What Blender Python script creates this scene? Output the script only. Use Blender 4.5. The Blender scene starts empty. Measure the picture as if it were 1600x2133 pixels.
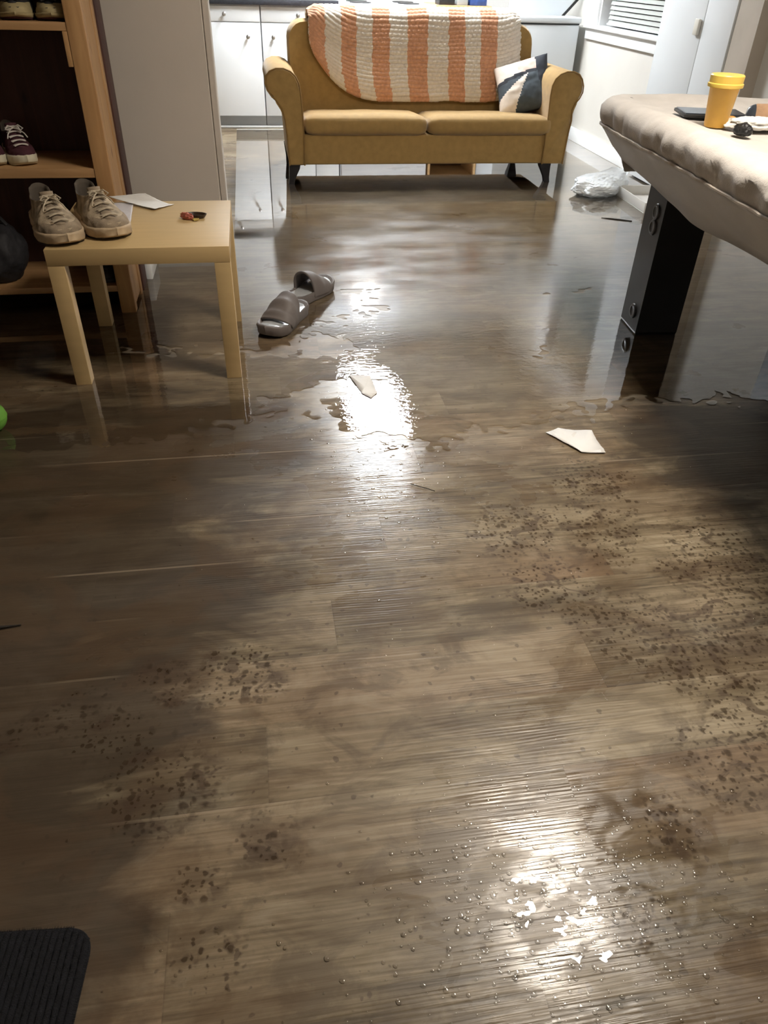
import bpy, bmesh, math, random
from mathutils import Vector, Matrix, noise
random.seed(7)
S = bpy.context.scene
COL = S.collection
PI = math.pi
R = math.radians

# ------------------------------------------------------------------ camera
CAMZ = 1.168
FWD = Vector((0.13903551, 0.78850954, -0.59910085))
RGT = Vector((0.98764956, -0.15453851, 0.0258108))
UPV = Vector((0.07223209, 0.59529031, 0.80025744))
cd = bpy.data.cameras.new('camera'); cam = bpy.data.objects.new('camera', cd); COL.objects.link(cam)
cd.sensor_fit = 'HORIZONTAL'; cd.sensor_width = 36.0; cd.lens = 1527.666 / 1600 * 36
cd.clip_start = 0.05; cd.clip_end = 60
M = Matrix.Identity(4)
for i in range(3):
    M[i][0] = RGT[i]; M[i][1] = UPV[i]; M[i][2] = -FWD[i]
M[2][3] = CAMZ
cam.matrix_world = M
S.camera = cam

# ------------------------------------------------------------------ world, exposure
w = bpy.data.worlds.new('world'); S.world = w; w.use_nodes = True
w.node_tree.nodes['Background'].inputs[0].default_value = (0.9, 0.95, 1.0, 1)
w.node_tree.nodes['Background'].inputs[1].default_value = 0.03
S.view_settings.view_transform = 'Standard'; S.view_settings.look = 'None'
S.view_settings.gamma = 1; S.view_settings.use_curve_mapping = False
S.view_settings.exposure = 0.75
# ceiling fixtures: name, centre, size x, size y, watts, colour
CEIL = 2.40
KITCHEN_LIGHT = ((0.99, 6.40, CEIL), 0.50, 1.40, 104, (0.94, 0.975, 1.0))
ROOM_LIGHT = ((1.13, 1.54, CEIL), 0.44, 0.66, 35, (1.0, 0.90, 0.77))
HOOD_W = 2.2

# ------------------------------------------------------------------ material helpers
def mk(name):
    m = bpy.data.materials.new(name); m.use_nodes = True
    nt = m.node_tree
    return m, nt, nt.nodes['Principled BSDF']
def N(nt, t, **k):
    n = nt.nodes.new(t)
    for a, v in k.items(): setattr(n, a, v)
    return n
def math_n(nt, op, a, b=None, c=None, clamp=False):
    n = nt.nodes.new('ShaderNodeMath'); n.operation = op; n.use_clamp = clamp
    for i, v in enumerate((a, b, c)):
        if v is None: continue
        if hasattr(v, 'links') or hasattr(v, 'is_linked'): nt.links.new(v, n.inputs[i])
        else: n.inputs[i].default_value = v
    return n.outputs[0]
def ramp(nt, fac, stops, interp='LINEAR'):
    r = nt.nodes.new('ShaderNodeValToRGB'); r.color_ramp.interpolation = interp
    e = r.color_ramp.elements
    while len(e) > 1: e.remove(e[-1])
    e[0].position = stops[0][0]; e[0].color = (*stops[0][1], 1) if len(stops[0][1]) == 3 else stops[0][1]
    for p, c in stops[1:]:
        q = e.new(p); q.color = (*c, 1)
    nt.links.new(fac, r.inputs[0])
    return r.outputs[0]
def mixc(nt, fac, a, b, mode='MIX'):
    n = nt.nodes.new('ShaderNodeMix'); n.data_type = 'RGBA'; n.blend_type = mode
    for s, v in ((n.inputs[0], fac), (n.inputs[6], a), (n.inputs[7], b)):
        if hasattr(v, 'is_linked'): nt.links.new(v, s)
        else: s.default_value = v if not isinstance(v, tuple) or len(v) == 4 else (*v, 1)
    return n.outputs[2]
def simple(name, col, rough=0.5, var=0.12, scale=6.0, bump=0.0, bscale=120.0, metallic=0.0, spec=0.5, stretch=(1, 1, 1), sheen=0.0):
    """principled with a noise-varied colour and a fine noise bump"""
    m, nt, p = mk(name)
    tc = N(nt, 'ShaderNodeTexCoord'); mp = N(nt, 'ShaderNodeMapping'); mp.inputs['Scale'].default_value = stretch
    nt.links.new(tc.outputs['Object'], mp.inputs[0])
    n = N(nt, 'ShaderNodeTexNoise'); n.inputs['Scale'].default_value = scale; n.inputs['Detail'].default_value = 4
    nt.links.new(mp.outputs[0], n.inputs['Vector'])
    lo = tuple(c * (1 - var) for c in col); hi = tuple(min(1, c * (1 + var)) for c in col)
    nt.links.new(ramp(nt, n.outputs['Fac'], [(0.3, lo), (0.7, hi)]), p.inputs['Base Color'])
    p.inputs['Roughness'].default_value = rough; p.inputs['Metallic'].default_value = metallic
    p.inputs['Specular IOR Level'].default_value = spec
    if sheen: p.inputs['Sheen Weight'].default_value = sheen; p.inputs['Sheen Roughness'].default_value = 0.5
    if bump:
        b = N(nt, 'ShaderNodeTexNoise'); b.inputs['Scale'].default_value = bscale; b.inputs['Detail'].default_value = 3
        nt.links.new(mp.outputs[0], b.inputs['Vector'])
        bn = N(nt, 'ShaderNodeBump'); bn.inputs['Strength'].default_value = bump; bn.inputs['Distance'].default_value = 0.002
        nt.links.new(b.outputs['Fac'], bn.inputs['Height']); nt.links.new(bn.outputs[0], p.inputs['Normal'])
    return m
def woodm(name, c1, c2, axis='X', rough=0.5, scale=1.0):
    m, nt, p = mk(name)
    tc = N(nt, 'ShaderNodeTexCoord'); mp = N(nt, 'ShaderNodeMapping')
    s = {'X': (2, 30, 30), 'Y': (30, 2, 30), 'Z': (30, 30, 2)}[axis]
    mp.inputs['Scale'].default_value = tuple(v * scale for v in s)
    nt.links.new(tc.outputs['Object'], mp.inputs[0])
    n = N(nt, 'ShaderNodeTexNoise'); n.inputs['Scale'].default_value = 1; n.inputs['Detail'].default_value = 6; n.inputs['Distortion'].default_value = 1.2
    nt.links.new(mp.outputs[0], n.inputs['Vector'])
    c = ramp(nt, n.outputs['Fac'], [(0.3, c1), (0.7, c2)])
    mp2 = N(nt, 'ShaderNodeMapping'); mp2.inputs['Scale'].default_value = tuple(4.5 if v < 5 else 11 for v in s)
    nt.links.new(tc.outputs['Object'], mp2.inputs[0])
    v = N(nt, 'ShaderNodeTexVoronoi'); v.inputs['Scale'].default_value = 1.0; nt.links.new(mp2.outputs[0], v.inputs['Vector'])
    k = ramp(nt, v.outputs['Distance'], [(0.05, (0.25, 0.12, 0.06)), (0.13, (1, 1, 1))])
    nt.links.new(mixc(nt, 0.8, c, k, 'MULTIPLY'), p.inputs['Base Color'])
    p.inputs['Roughness'].default_value = rough
    return m
def emis(name, col, st):
    m, nt, p = mk(name)
    p.inputs['Base Color'].default_value = (0.8, 0.8, 0.8, 1)
    p.inputs['Emission Color'].default_value = (*col, 1); p.inputs['Emission Strength'].default_value = st
    return m

# ------------------------------------------------------------------ geometry helpers
def tag(o, label=None, cat=None, group=None, kind=None):
    if label: o['label'] = label
    if cat: o['category'] = cat
    if group: o['group'] = group
    if kind: o['kind'] = kind
    return o
def empty(name, loc=(0, 0, 0), rz=0.0, label=None, cat=None, group=None):
    o = bpy.data.objects.new(name, None); COL.objects.link(o)
    o.location = loc; o.rotation_euler = (0, 0, rz); o.empty_display_size = 0.05
    return tag(o, label, cat, group)
def link(name, bm, mats, parent=None, smooth=True, angle=40, recalc=True):
    if recalc: bmesh.ops.recalc_face_normals(bm, faces=bm.faces[:])
    me = bpy.data.meshes.new(name); bm.to_mesh(me); bm.free()
    if not isinstance(mats, (list, tuple)): mats = [mats]
    for m in mats: me.materials.append(m)
    if smooth:
        me.polygons.foreach_set('use_smooth', [True] * len(me.polygons))
        me.set_sharp_from_angle(angle=R(angle))
    o = bpy.data.objects.new(name, me); COL.objects.link(o)
    if parent: o.parent = parent
    return o
def struct(name, bm, m, parent=None, **k):
    o = link(name, bm, m, parent, **k)
    if not parent: o['kind'] = 'structure'
    return o
def NB(): return bmesh.new()
def box(bm, x0, y0, z0, x1, y1, z1, bev=0.0, seg=2, mi=0):
    vs = [bm.verts.new((x, y, z)) for z in (z0, z1) for y in (y0, y1) for x in (x0, x1)]
    fs = [bm.faces.new([vs[i] for i in q]) for q in ((0, 2, 3, 1), (4, 5, 7, 6), (0, 1, 5, 4), (2, 6, 7, 3), (0, 4, 6, 2), (1, 3, 7, 5))]
    for f in fs: f.material_index = mi
    if bev:
        es = list({e for f in fs for e in f.edges})
        r = bmesh.ops.bevel(bm, geom=es, offset=bev, segments=seg, profile=0.5, affect='EDGES')
        for f in r['faces']: f.material_index = mi
    return vs
def bx(*a, **k):
    bm = NB(); box(bm, *a, **k); return bm
def prism(bm, poly, axis, a, b, bev=0.0, mi=0):
    """poly: 2-D points; axis 'Y' -> (x,z) extruded along y; 'Z' -> (x,y); 'X' -> (y,z)"""
    def P(p, t):
        return {'Y': (p[0], t, p[1]), 'Z': (p[0], p[1], t), 'X': (t, p[0], p[1])}[axis]
    A = [bm.verts.new(P(p, a)) for p in poly]; B = [bm.verts.new(P(p, b)) for p in poly]
    n = len(poly); fs = [bm.faces.new(A), bm.faces.new(B[::-1])]
    for i in range(n): fs.append(bm.faces.new((A[i], A[(i + 1) % n], B[(i + 1) % n], B[i])))
    for f in fs: f.material_index = mi
    if bev:
        es = [e for f in fs[:2] for e in f.edges]
        bmesh.ops.bevel(bm, geom=es, offset=bev, segments=2, profile=0.5, affect='EDGES')
def lathe(bm, prof, c=(0, 0, 0), n=32, mi=0):
    rings = []
    for r, z in prof:
        if r < 1e-5: rings.append([bm.verts.new((c[0], c[1], c[2] + z))])
        else: rings.append([bm.verts.new((c[0] + r * math.cos(2 * PI * i / n), c[1] + r * math.sin(2 * PI * i / n), c[2] + z)) for i in range(n)])
    for A, B in zip(rings, rings[1:]):
        for i in range(n):
            j = (i + 1) % n
            if len(A) == 1 and len(B) == 1: continue
            if len(A) == 1: f = bm.faces.new((A[0], B[j], B[i]))
            elif len(B) == 1: f = bm.faces.new((A[i], A[j], B[0]))
            else: f = bm.faces.new((A[i], A[j], B[j], B[i]))
            f.material_index = mi
def tube(bm, pts, r, n=8, mi=0, closed=False):
    pts = [Vector(p) for p in pts]; rings = []; m = len(pts); prev = None
    rad = r if isinstance(r, (list, tuple)) else [r] * m
    for i, p in enumerate(pts):
        if closed: d = pts[(i + 1) % m] - pts[i - 1]
        else: d = pts[min(i + 1, m - 1)] - pts[max(i - 1, 0)]
        d.normalize()
        a = prev if prev is not None else (Vector((0, 0, 1)) if abs(d.z) < 0.9 else Vector((1, 0, 0)))
        a = (a - d * a.dot(d)).normalized(); prev = a; b = d.cross(a)
        rings.append([bm.verts.new(p + (a * math.cos(2 * PI * k / n) + b * math.sin(2 * PI * k / n)) * rad[i]) for k in range(n)])
    for i in range(m if closed else m - 1):
        A, B = rings[i], rings[(i + 1) % m]
        for k in range(n):
            f = bm.faces.new((A[k], A[(k + 1) % n], B[(k + 1) % n], B[k])); f.material_index = mi
    if not closed: bm.faces.new(rings[0][::-1]); bm.faces.new(rings[-1])
def grid(bm, fn, nu, nv, mi=None, closeu=False):
    V = [[bm.verts.new(fn(i / nu, j / nv)) for j in range(nv + 1)] for i in range(nu + (0 if closeu else 1))]
    L = len(V)
    for i in range(nu):
        for j in range(nv):
            f = bm.faces.new((V[i][j], V[(i + 1) % L][j], V[(i + 1) % L][j + 1], V[i][j + 1]))
            if mi: f.material_index = mi(i / nu, j / nv)
    return V
def loft(bm, rings, cap0=True, cap1=True, mi=0):
    V = [[bm.verts.new(p) for p in r] for r in rings]; n = len(V[0])
    for A, B in zip(V, V[1:]):
        for i in range(n):
            f = bm.faces.new((A[i], A[(i + 1) % n], B[(i + 1) % n], B[i])); f.material_index = mi
    if cap0: bm.faces.new(V[0][::-1]).material_index = mi
    if cap1: bm.faces.new(V[-1]).material_index = mi
    return V
def nz(x, y, z=0.0, s=1.0): return noise.noise(Vector((x * s, y * s, z * s)))
def lerp(a, b, t): return a + (b - a) * t
def interp(t, pts):
    for (a, va), (b, vb) in zip(pts, pts[1:]):
        if t <= b:
            k = (t - a) / (b - a) if b > a else 0; k = k * k * (3 - 2 * k); return va + (vb - va) * max(0, min(1, k))
    return pts[-1][1]

# ------------------------------------------------------------------ materials
def floor_material():
    m, nt, p = mk('wet_laminate')
    L = nt.links.new
    tc = N(nt, 'ShaderNodeTexCoord'); sep = N(nt, 'ShaderNodeSeparateXYZ'); L(tc.outputs['Object'], sep.inputs[0])
    X, Y = sep.outputs[0], sep.outputs[1]
    PW, PL = 0.163, 1.22
    v = math_n(nt, 'DIVIDE', math_n(nt, 'SUBTRACT', Y, 0.568), PW)
    row = math_n(nt, 'FLOOR', v); fv = math_n(nt, 'SUBTRACT', v, row)
    sh = math_n(nt, 'ADD', math_n(nt, 'MULTIPLY', math_n(nt, 'SUBTRACT', row, 1.0), 0.6875), -0.057)
    u = math_n(nt, 'DIVIDE', math_n(nt, 'SUBTRACT', X, sh), PL)
    pc = math_n(nt, 'FLOOR', u); fu = math_n(nt, 'SUBTRACT', u, pc)
    comb = N(nt, 'ShaderNodeCombineXYZ'); L(row, comb.inputs[0]); L(pc, comb.inputs[1])
    wn = N(nt, 'ShaderNodeTexWhiteNoise'); wn.noise_dimensions = '2D'; L(comb.outputs[0], wn.inputs['Vector'])
    rnd = wn.outputs['Value']
    # grain coordinates shifted per plank
    gc = N(nt, 'ShaderNodeCombineXYZ')
    L(math_n(nt, 'ADD', X, math_n(nt, 'MULTIPLY', rnd, 37.0)), gc.inputs[0])
    L(math_n(nt, 'ADD', Y, math_n(nt, 'MULTIPLY', rnd, 11.0)), gc.inputs[1])
    def nse(sc, scale3, det=4, dist=0.0, src=None, rough=0.5):
        mp = N(nt, 'ShaderNodeMapping'); mp.inputs['Scale'].default_value = scale3; L(src or gc.outputs[0], mp.inputs[0])
        n = N(nt, 'ShaderNodeTexNoise'); n.inputs['Scale'].default_value = sc; n.inputs['Detail'].default_value = det
        n.inputs['Distortion'].default_value = dist; n.inputs['Roughness'].default_value = rough
        L(mp.outputs[0], n.inputs['Vector']); return n.outputs['Fac']
    broad = nse(1.0, (1.6, 9, 1), 4, 0.8)
    g1 = nse(1.0, (3.0, 55, 1), 5, 0.6, rough=0.6)
    g2 = nse(1.0, (6, 210, 1), 3, 0.4)
    # cathedral figure
    mpw = N(nt, 'ShaderNodeMapping'); mpw.inputs['Scale'].default_value = (1.3, 8.5, 1); L(gc.outputs[0], mpw.inputs[0])
    wv = N(nt, 'ShaderNodeTexNoise'); wv.inputs['Scale'].default_value = 1; wv.inputs['Detail'].default_value = 1; L(mpw.outputs[0], wv.inputs['Vector'])
    ring = math_n(nt, 'FRACT', math_n(nt, 'MULTIPLY', wv.outputs['Fac'], 13.0))
    ringv = math_n(nt, 'PINGPONG', ring, 0.5)
    t = math_n(nt, 'ADD', math_n(nt, 'MULTIPLY', broad, 0.54), math_n(nt, 'MULTIPLY', g1, 0.46))
    t = math_n(nt, 'ADD', t, math_n(nt, 'MULTIPLY', math_n(nt, 'SUBTRACT', rnd, 0.5), 0.10))
    t = math_n(nt, 'ADD', t, math_n(nt, 'MULTIPLY', math_n(nt, 'SUBTRACT', ringv, 0.25), 0.12))
    t = math_n(nt, 'ADD', t, math_n(nt, 'MULTIPLY', math_n(nt, 'SUBTRACT', g2, 0.5), 0.30))
    base = ramp(nt, t, [(0.30, (0.066, 0.049, 0.028)), (0.45, (0.160, 0.122, 0.073)), (0.56, (0.240, 0.189, 0.120)), (0.72, (0.365, 0.302, 0.208))])
    # reddish zones
    red = nse(0.9, (1, 2.4, 1), 2, 0.0)
    base = mixc(nt, math_n(nt, 'MULTIPLY', math_n(nt, 'SUBTRACT', red, 0.5, clamp=True), 1.8, clamp=True), base, (0.235, 0.135, 0.075), 'MIX')
    # damp patches, prints and painted shade
    world = tc.outputs['Object']
    mott = nse(7.0, (1, 1.8, 1), 6, 0.8, src=world, rough=0.65)
    base = mixc(nt, ramp(nt, mott, [(0.40, (.5,) * 3), (0.52, (0, 0, 0))]), base, (0.080, 0.056, 0.034))
    base = mixc(nt, ramp(nt, mott, [(0.55, (0, 0, 0)), (0.68, (.35,) * 3)]), base, (0.33, 0.28, 0.205))
    soak = None  # light falloff at left and pool table shade painted in, over damp boards
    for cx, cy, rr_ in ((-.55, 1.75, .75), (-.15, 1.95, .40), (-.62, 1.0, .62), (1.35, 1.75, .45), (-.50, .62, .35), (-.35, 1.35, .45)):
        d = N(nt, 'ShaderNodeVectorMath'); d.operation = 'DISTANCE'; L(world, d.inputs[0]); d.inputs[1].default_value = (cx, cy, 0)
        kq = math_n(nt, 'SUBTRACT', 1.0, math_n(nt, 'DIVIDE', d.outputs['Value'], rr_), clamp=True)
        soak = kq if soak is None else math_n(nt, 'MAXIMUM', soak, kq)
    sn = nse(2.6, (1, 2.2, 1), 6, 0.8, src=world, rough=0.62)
    shade_soakm = math_n(nt, 'MULTIPLY', math_n(nt, 'SUBTRACT', math_n(nt, 'ADD', math_n(nt, 'MULTIPLY', soak, 0.7), sn), 0.60), 5.0, clamp=True)
    shade_soakm = math_n(nt, 'MULTIPLY', shade_soakm, math_n(nt, 'MULTIPLY', soak, 6.0, clamp=True))
    base = mixc(nt, math_n(nt, 'MULTIPLY', shade_soakm, 0.82), base, (0.040, 0.028, 0.018))
    damp = nse(3.3, (1, 1.5, 1), 5, 0.5, src=world, rough=0.6)
    dampm = ramp(nt, damp, [(0.50, (0, 0, 0)), (0.56, (1, 1, 1))])
    clusters = [(1.06, 1.22, .20), (.84, .92, .15), (.89, .82, .12), (.82, 1.40, .16), (.74, 1.06, .14), (.88, 1.60, .14),
                (.80, .69, .12), (-.34, .92, .09), (-.06, .66, .07), (-.15, .50, .06), (-.25, .79, .12), (-.165, .60, .05),
                (-.10, 1.03, .10), (-.26, 1.03, .08), (.60, 1.42, .15), (-.53, .93, .05), (.50, .455, .06), (-.42, .97, .08), (.62, .60, .07), (1.00, 1.02, .18), (.62, 1.22, .12)]
    acc = None
    for cx, cy, r in clusters:
        d = N(nt, 'ShaderNodeVectorMath'); d.operation = 'DISTANCE'; L(world, d.inputs[0]); d.inputs[1].default_value = (cx, cy, 0)
        k = math_n(nt, 'SUBTRACT', 1.0, math_n(nt, 'DIVIDE', d.outputs['Value'], r * 1.25), clamp=True)
        acc = k if acc is None else math_n(nt, 'MAXIMUM', acc, k)
    cn = nse(9, (1, 1.4, 1), 3, 0.4, src=world)
    clus = math_n(nt, 'MULTIPLY', math_n(nt, 'SUBTRACT', math_n(nt, 'ADD', acc, math_n(nt, 'MULTIPLY', cn, 1.6)), 0.98), 3.0, clamp=True)
    clus = math_n(nt, 'MULTIPLY', clus, math_n(nt, 'MULTIPLY', acc, 4.0, clamp=True))
    wob = N(nt, 'ShaderNodeTexNoise'); wob.inputs['Scale'].default_value = 70; wob.inputs['Detail'].default_value = 2; L(world, wob.inputs['Vector'])
    wv2 = N(nt, 'ShaderNodeVectorMath'); wv2.operation = 'SCALE'; L(wob.outputs['Color'], wv2.inputs[0]); wv2.inputs['Scale'].default_value = 0.013
    wv3 = N(nt, 'ShaderNodeVectorMath'); wv3.operation = 'ADD'; L(world, wv3.inputs[0]); L(wv2.outputs[0], wv3.inputs[1])
    def spots(scale, thr_lo, thr_hi, amt):
        vo = N(nt, 'ShaderNodeTexVoronoi'); vo.inputs['Scale'].default_value = scale; L(wv3.outputs[0], vo.inputs['Vector']); vo.voronoi_dimensions = '2D'
        sc = N(nt, 'ShaderNodeSeparateColor'); L(vo.outputs['Color'], sc.inputs[0])
        rr = math_n(nt, 'MULTIPLY', sc.outputs[0], amt)
        q = math_n(nt, 'SUBTRACT', rr, vo.outputs['Distance'])
        return math_n(nt, 'MULTIPLY', math_n(nt, 'SUBTRACT', q, thr_lo), 1 / (thr_hi - thr_lo), clamp=True)
    s1 = spots(46, 0.0, 0.20, 0.44); s2 = spots(78, 0.0, 0.20, 0.44)
    sp = math_n(nt, 'MULTIPLY', math_n(nt, 'MAXIMUM', s1, s2), clus, clamp=True)
    blot = nse(16, (1, 1.3, 1), 4, 1.0, src=world)
    blotm = math_n(nt, 'MULTIPLY', ramp(nt, blot, [(0.55, (0, 0, 0)), (0.62, (1, 1, 1))]), clus, clamp=True)
    # sparse spots everywhere
    vs_ = N(nt, 'ShaderNodeTexVoronoi'); vs_.inputs['Scale'].default_value = 26; vs_.voronoi_dimensions = '2D'; L(wv3.outputs[0], vs_.inputs['Vector'])
    sc2 = N(nt, 'ShaderNodeSeparateColor'); L(vs_.outputs['Color'], sc2.inputs[0])
    sparse = math_n(nt, 'MULTIPLY', math_n(nt, 'SUBTRACT', math_n(nt, 'MULTIPLY', math_n(nt, 'POWER', sc2.outputs[1], 4), 0.17), vs_.outputs['Distance']), 25, clamp=True)
    base = mixc(nt, math_n(nt, 'MULTIPLY', dampm, 0.34), base, (0.10, 0.062, 0.036))
    base = mixc(nt, math_n(nt, 'MULTIPLY', blotm, 0.65), base, (0.055, 0.033, 0.02))
    base = mixc(nt, math_n(nt, 'MULTIPLY', sp, 0.66), base, (0.030, 0.018, 0.010))
    base = mixc(nt, math_n(nt, 'MULTIPLY', sparse, 0.5), base, (0.045, 0.028, 0.018))
    # seams
    e1 = math_n(nt, 'LESS_THAN', fv, 0.012)
    e2 = math_n(nt, 'LESS_THAN', fu, 0.0016)
    seam = math_n(nt, 'MAXIMUM', e1, e2)
    base = mixc(nt, math_n(nt, 'MULTIPLY', seam, 0.2), base, (0.05, 0.03, 0.02))
    hi = math_n(nt, 'MULTIPLY', math_n(nt, 'GREATER_THAN', fv, 0.965), ramp(nt, nse(1.0, (1.7, 5, 1), 2, 0, src=world), [(0.50, (0, 0, 0)), (0.62, (1, 1, 1))]))
    base = mixc(nt, math_n(nt, 'MULTIPLY', hi, 0.30), base, (0.42, 0.33, 0.23))
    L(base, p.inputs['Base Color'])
    # gloss: thin film varies over the boards
    film = nse(2.2, (1, 1.6, 1), 5, 0.6, src=world)
    rg = math_n(nt, 'ADD', 0.40, math_n(nt, 'MULTIPLY', math_n(nt, 'SUBTRACT', film, 0.5), -0.55))
    rg = math_n(nt, 'ADD', rg, math_n(nt, 'MULTIPLY', sp, -0.10))
    rg = math_n(nt, 'ADD', rg, math_n(nt, 'MULTIPLY', dampm, -0.06), clamp=True)
    wd = N(nt, 'ShaderNodeVectorMath'); wd.operation = 'DISTANCE'; L(world, wd.inputs[0]); wd.inputs[1].default_value = (.42, .50, 0)
    wet = math_n(nt, 'SUBTRACT', 1.0, math_n(nt, 'DIVIDE', wd.outputs['Value'], .42), clamp=True)
    wet = math_n(nt, 'MULTIPLY', wet, ramp(nt, nse(11, (1, 1.6, 1), 4, 1.0, src=world), [(0.42, (.25,) * 3), (0.60, (1, 1, 1))]))
    wd2 = N(nt, 'ShaderNodeVectorMath'); wd2.operation = 'DISTANCE'; L(world, wd2.inputs[0]); wd2.inputs[1].default_value = (.34, 1.75, 0)
    wet2 = math_n(nt, 'SUBTRACT', 1.0, math_n(nt, 'DIVIDE', wd2.outputs['Value'], .7), clamp=True)
    rg = math_n(nt, 'SUBTRACT', rg, math_n(nt, 'MULTIPLY', wet, 0.42))
    rg = math_n(nt, 'SUBTRACT', rg, math_n(nt, 'MULTIPLY', wet2, 0.22))
    rg = math_n(nt, 'MAXIMUM', rg, 0.10)
    L(rg, p.inputs['Roughness']); p.inputs['Specular IOR Level'].default_value = 0.42
    # embossed grain lines
    mpl = N(nt, 'ShaderNodeMapping'); mpl.inputs['Scale'].default_value = (1.2, 7, 1); L(gc.outputs[0], mpl.inputs[0])
    ln = N(nt, 'ShaderNodeTexNoise'); ln.inputs['Scale'].default_value = 1; ln.inputs['Detail'].default_value = 2; L(mpl.outputs[0], ln.inputs['Vector'])
    ph = math_n(nt, 'ADD', math_n(nt, 'MULTIPLY', Y, 880.0), math_n(nt, 'MULTIPLY', ln.outputs['Fac'], 52.0))
    lines = math_n(nt, 'MULTIPLY', math_n(nt, 'SINE', ph), 0.5)
    lm = nse(2.0, (1.6, 6, 1), 3, 0.3)
    lines = math_n(nt, 'MULTIPLY', lines, ramp(nt, lm, [(0.42, (0, 0, 0)), (0.60, (1, 1, 1))]))
    h = math_n(nt, 'ADD', math_n(nt, 'MULTIPLY', lines, 0.22), math_n(nt, 'MULTIPLY', g1, 0.9))
    h = math_n(nt, 'ADD', h, math_n(nt, 'MULTIPLY', g2, 0.75))
    h = math_n(nt, 'SUBTRACT', h, math_n(nt, 'MULTIPLY', seam, 0.8))
    bn = N(nt, 'ShaderNodeBump'); bn.inputs['Strength'].default_value = 0.55; bn.inputs['Distance'].default_value = 0.0011
    L(h, bn.inputs['Height']); L(bn.outputs[0], p.inputs['Normal'])
    return m
def water_material(name, ior, rough, bstr, bscale, calm=None, haze=None):
    """thin clear film: Fresnel mix of transparent and glossy"""
    m = bpy.data.materials.new(name); m.use_nodes = True; nt = m.node_tree; L = nt.links.new
    nt.nodes.remove(nt.nodes['Principled BSDF']); out = nt.nodes['Material Output']
    tr = N(nt, 'ShaderNodeBsdfTransparent'); tr.inputs[0].default_value = (0.97, 0.965, 0.955, 1)
    gl = N(nt, 'ShaderNodeBsdfGlossy'); gl.inputs['Roughness'].default_value = rough; gl.inputs[0].default_value = (1, 1, 1, 1)
    fr = N(nt, 'ShaderNodeFresnel'); fr.inputs[0].default_value = ior
    mx = N(nt, 'ShaderNodeMixShader'); L(math_n(nt, 'MULTIPLY', fr.outputs[0], 1.9, clamp=True), mx.inputs[0]); L(tr.outputs[0], mx.inputs[1]); L(gl.outputs[0], mx.inputs[2])
    L(mx.outputs[0], out.inputs['Surface'])
    if bstr:
        tc = N(nt, 'ShaderNodeTexCoord')
        def ns(scale, st=(1, 1, 1), det=2):
            mp = N(nt, 'ShaderNodeMapping'); mp.inputs['Scale'].default_value = st; L(tc.outputs['Object'], mp.inputs[0])
            n = N(nt, 'ShaderNodeTexNoise'); n.inputs['Scale'].default_value = scale; n.inputs['Detail'].default_value = det
            L(mp.outputs[0], n.inputs['Vector']); return n.outputs['Fac']
        a = ns(bscale, (0.7, 1.2, 1), 3)
        k = ns(2.6, (1, 1, 1), 3)
        if calm:   # ripples die out with distance from the trodden middle of the puddle
            d = N(nt, 'ShaderNodeVectorMath'); d.operation = 'DISTANCE'; L(tc.outputs['Object'], d.inputs[0]); d.inputs[1].default_value = calm[0]
            k2 = math_n(nt, 'SUBTRACT', 1.0, math_n(nt, 'DIVIDE', d.outputs['Value'], calm[1]), clamp=True)
        else: k2 = 1.0
        if haze:   # trodden water: rougher in the middle of the room
            d = N(nt, 'ShaderNodeVectorMath'); d.operation = 'DISTANCE'; L(tc.outputs['Object'], d.inputs[0]); d.inputs[1].default_value = haze[0]
            hz = math_n(nt, 'SUBTRACT', 1.0, math_n(nt, 'DIVIDE', d.outputs['Value'], haze[1]), clamp=True)
            hz = math_n(nt, 'MULTIPLY', math_n(nt, 'MULTIPLY', hz, 2.0, clamp=True), ramp(nt, ns(3.1, (.8, 1.6, 1), 4), [(0.30, (0.45,) * 3), (0.62, (1, 1, 1))]))
            L(math_n(nt, 'ADD', math_n(nt, 'MULTIPLY', hz, haze[2]), rough), gl.inputs['Roughness'])
        kk = math_n(nt, 'MULTIPLY', ramp(nt, k, [(0.35, (0.15,) * 3), (0.65, (1, 1, 1))]), k2)
        h = math_n(nt, 'MULTIPLY', a, kk)
        h = math_n(nt, 'ADD', h, math_n(nt, 'MULTIPLY', ns(9), 0.10))
        bn = N(nt, 'ShaderNodeBump'); bn.inputs['Strength'].default_value = bstr; bn.inputs['Distance'].default_value = 0.0013
        L(h, bn.inputs['Height']); L(bn.outputs[0], gl.inputs['Normal']); L(bn.outputs[0], fr.inputs['Normal'])
    return m

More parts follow.
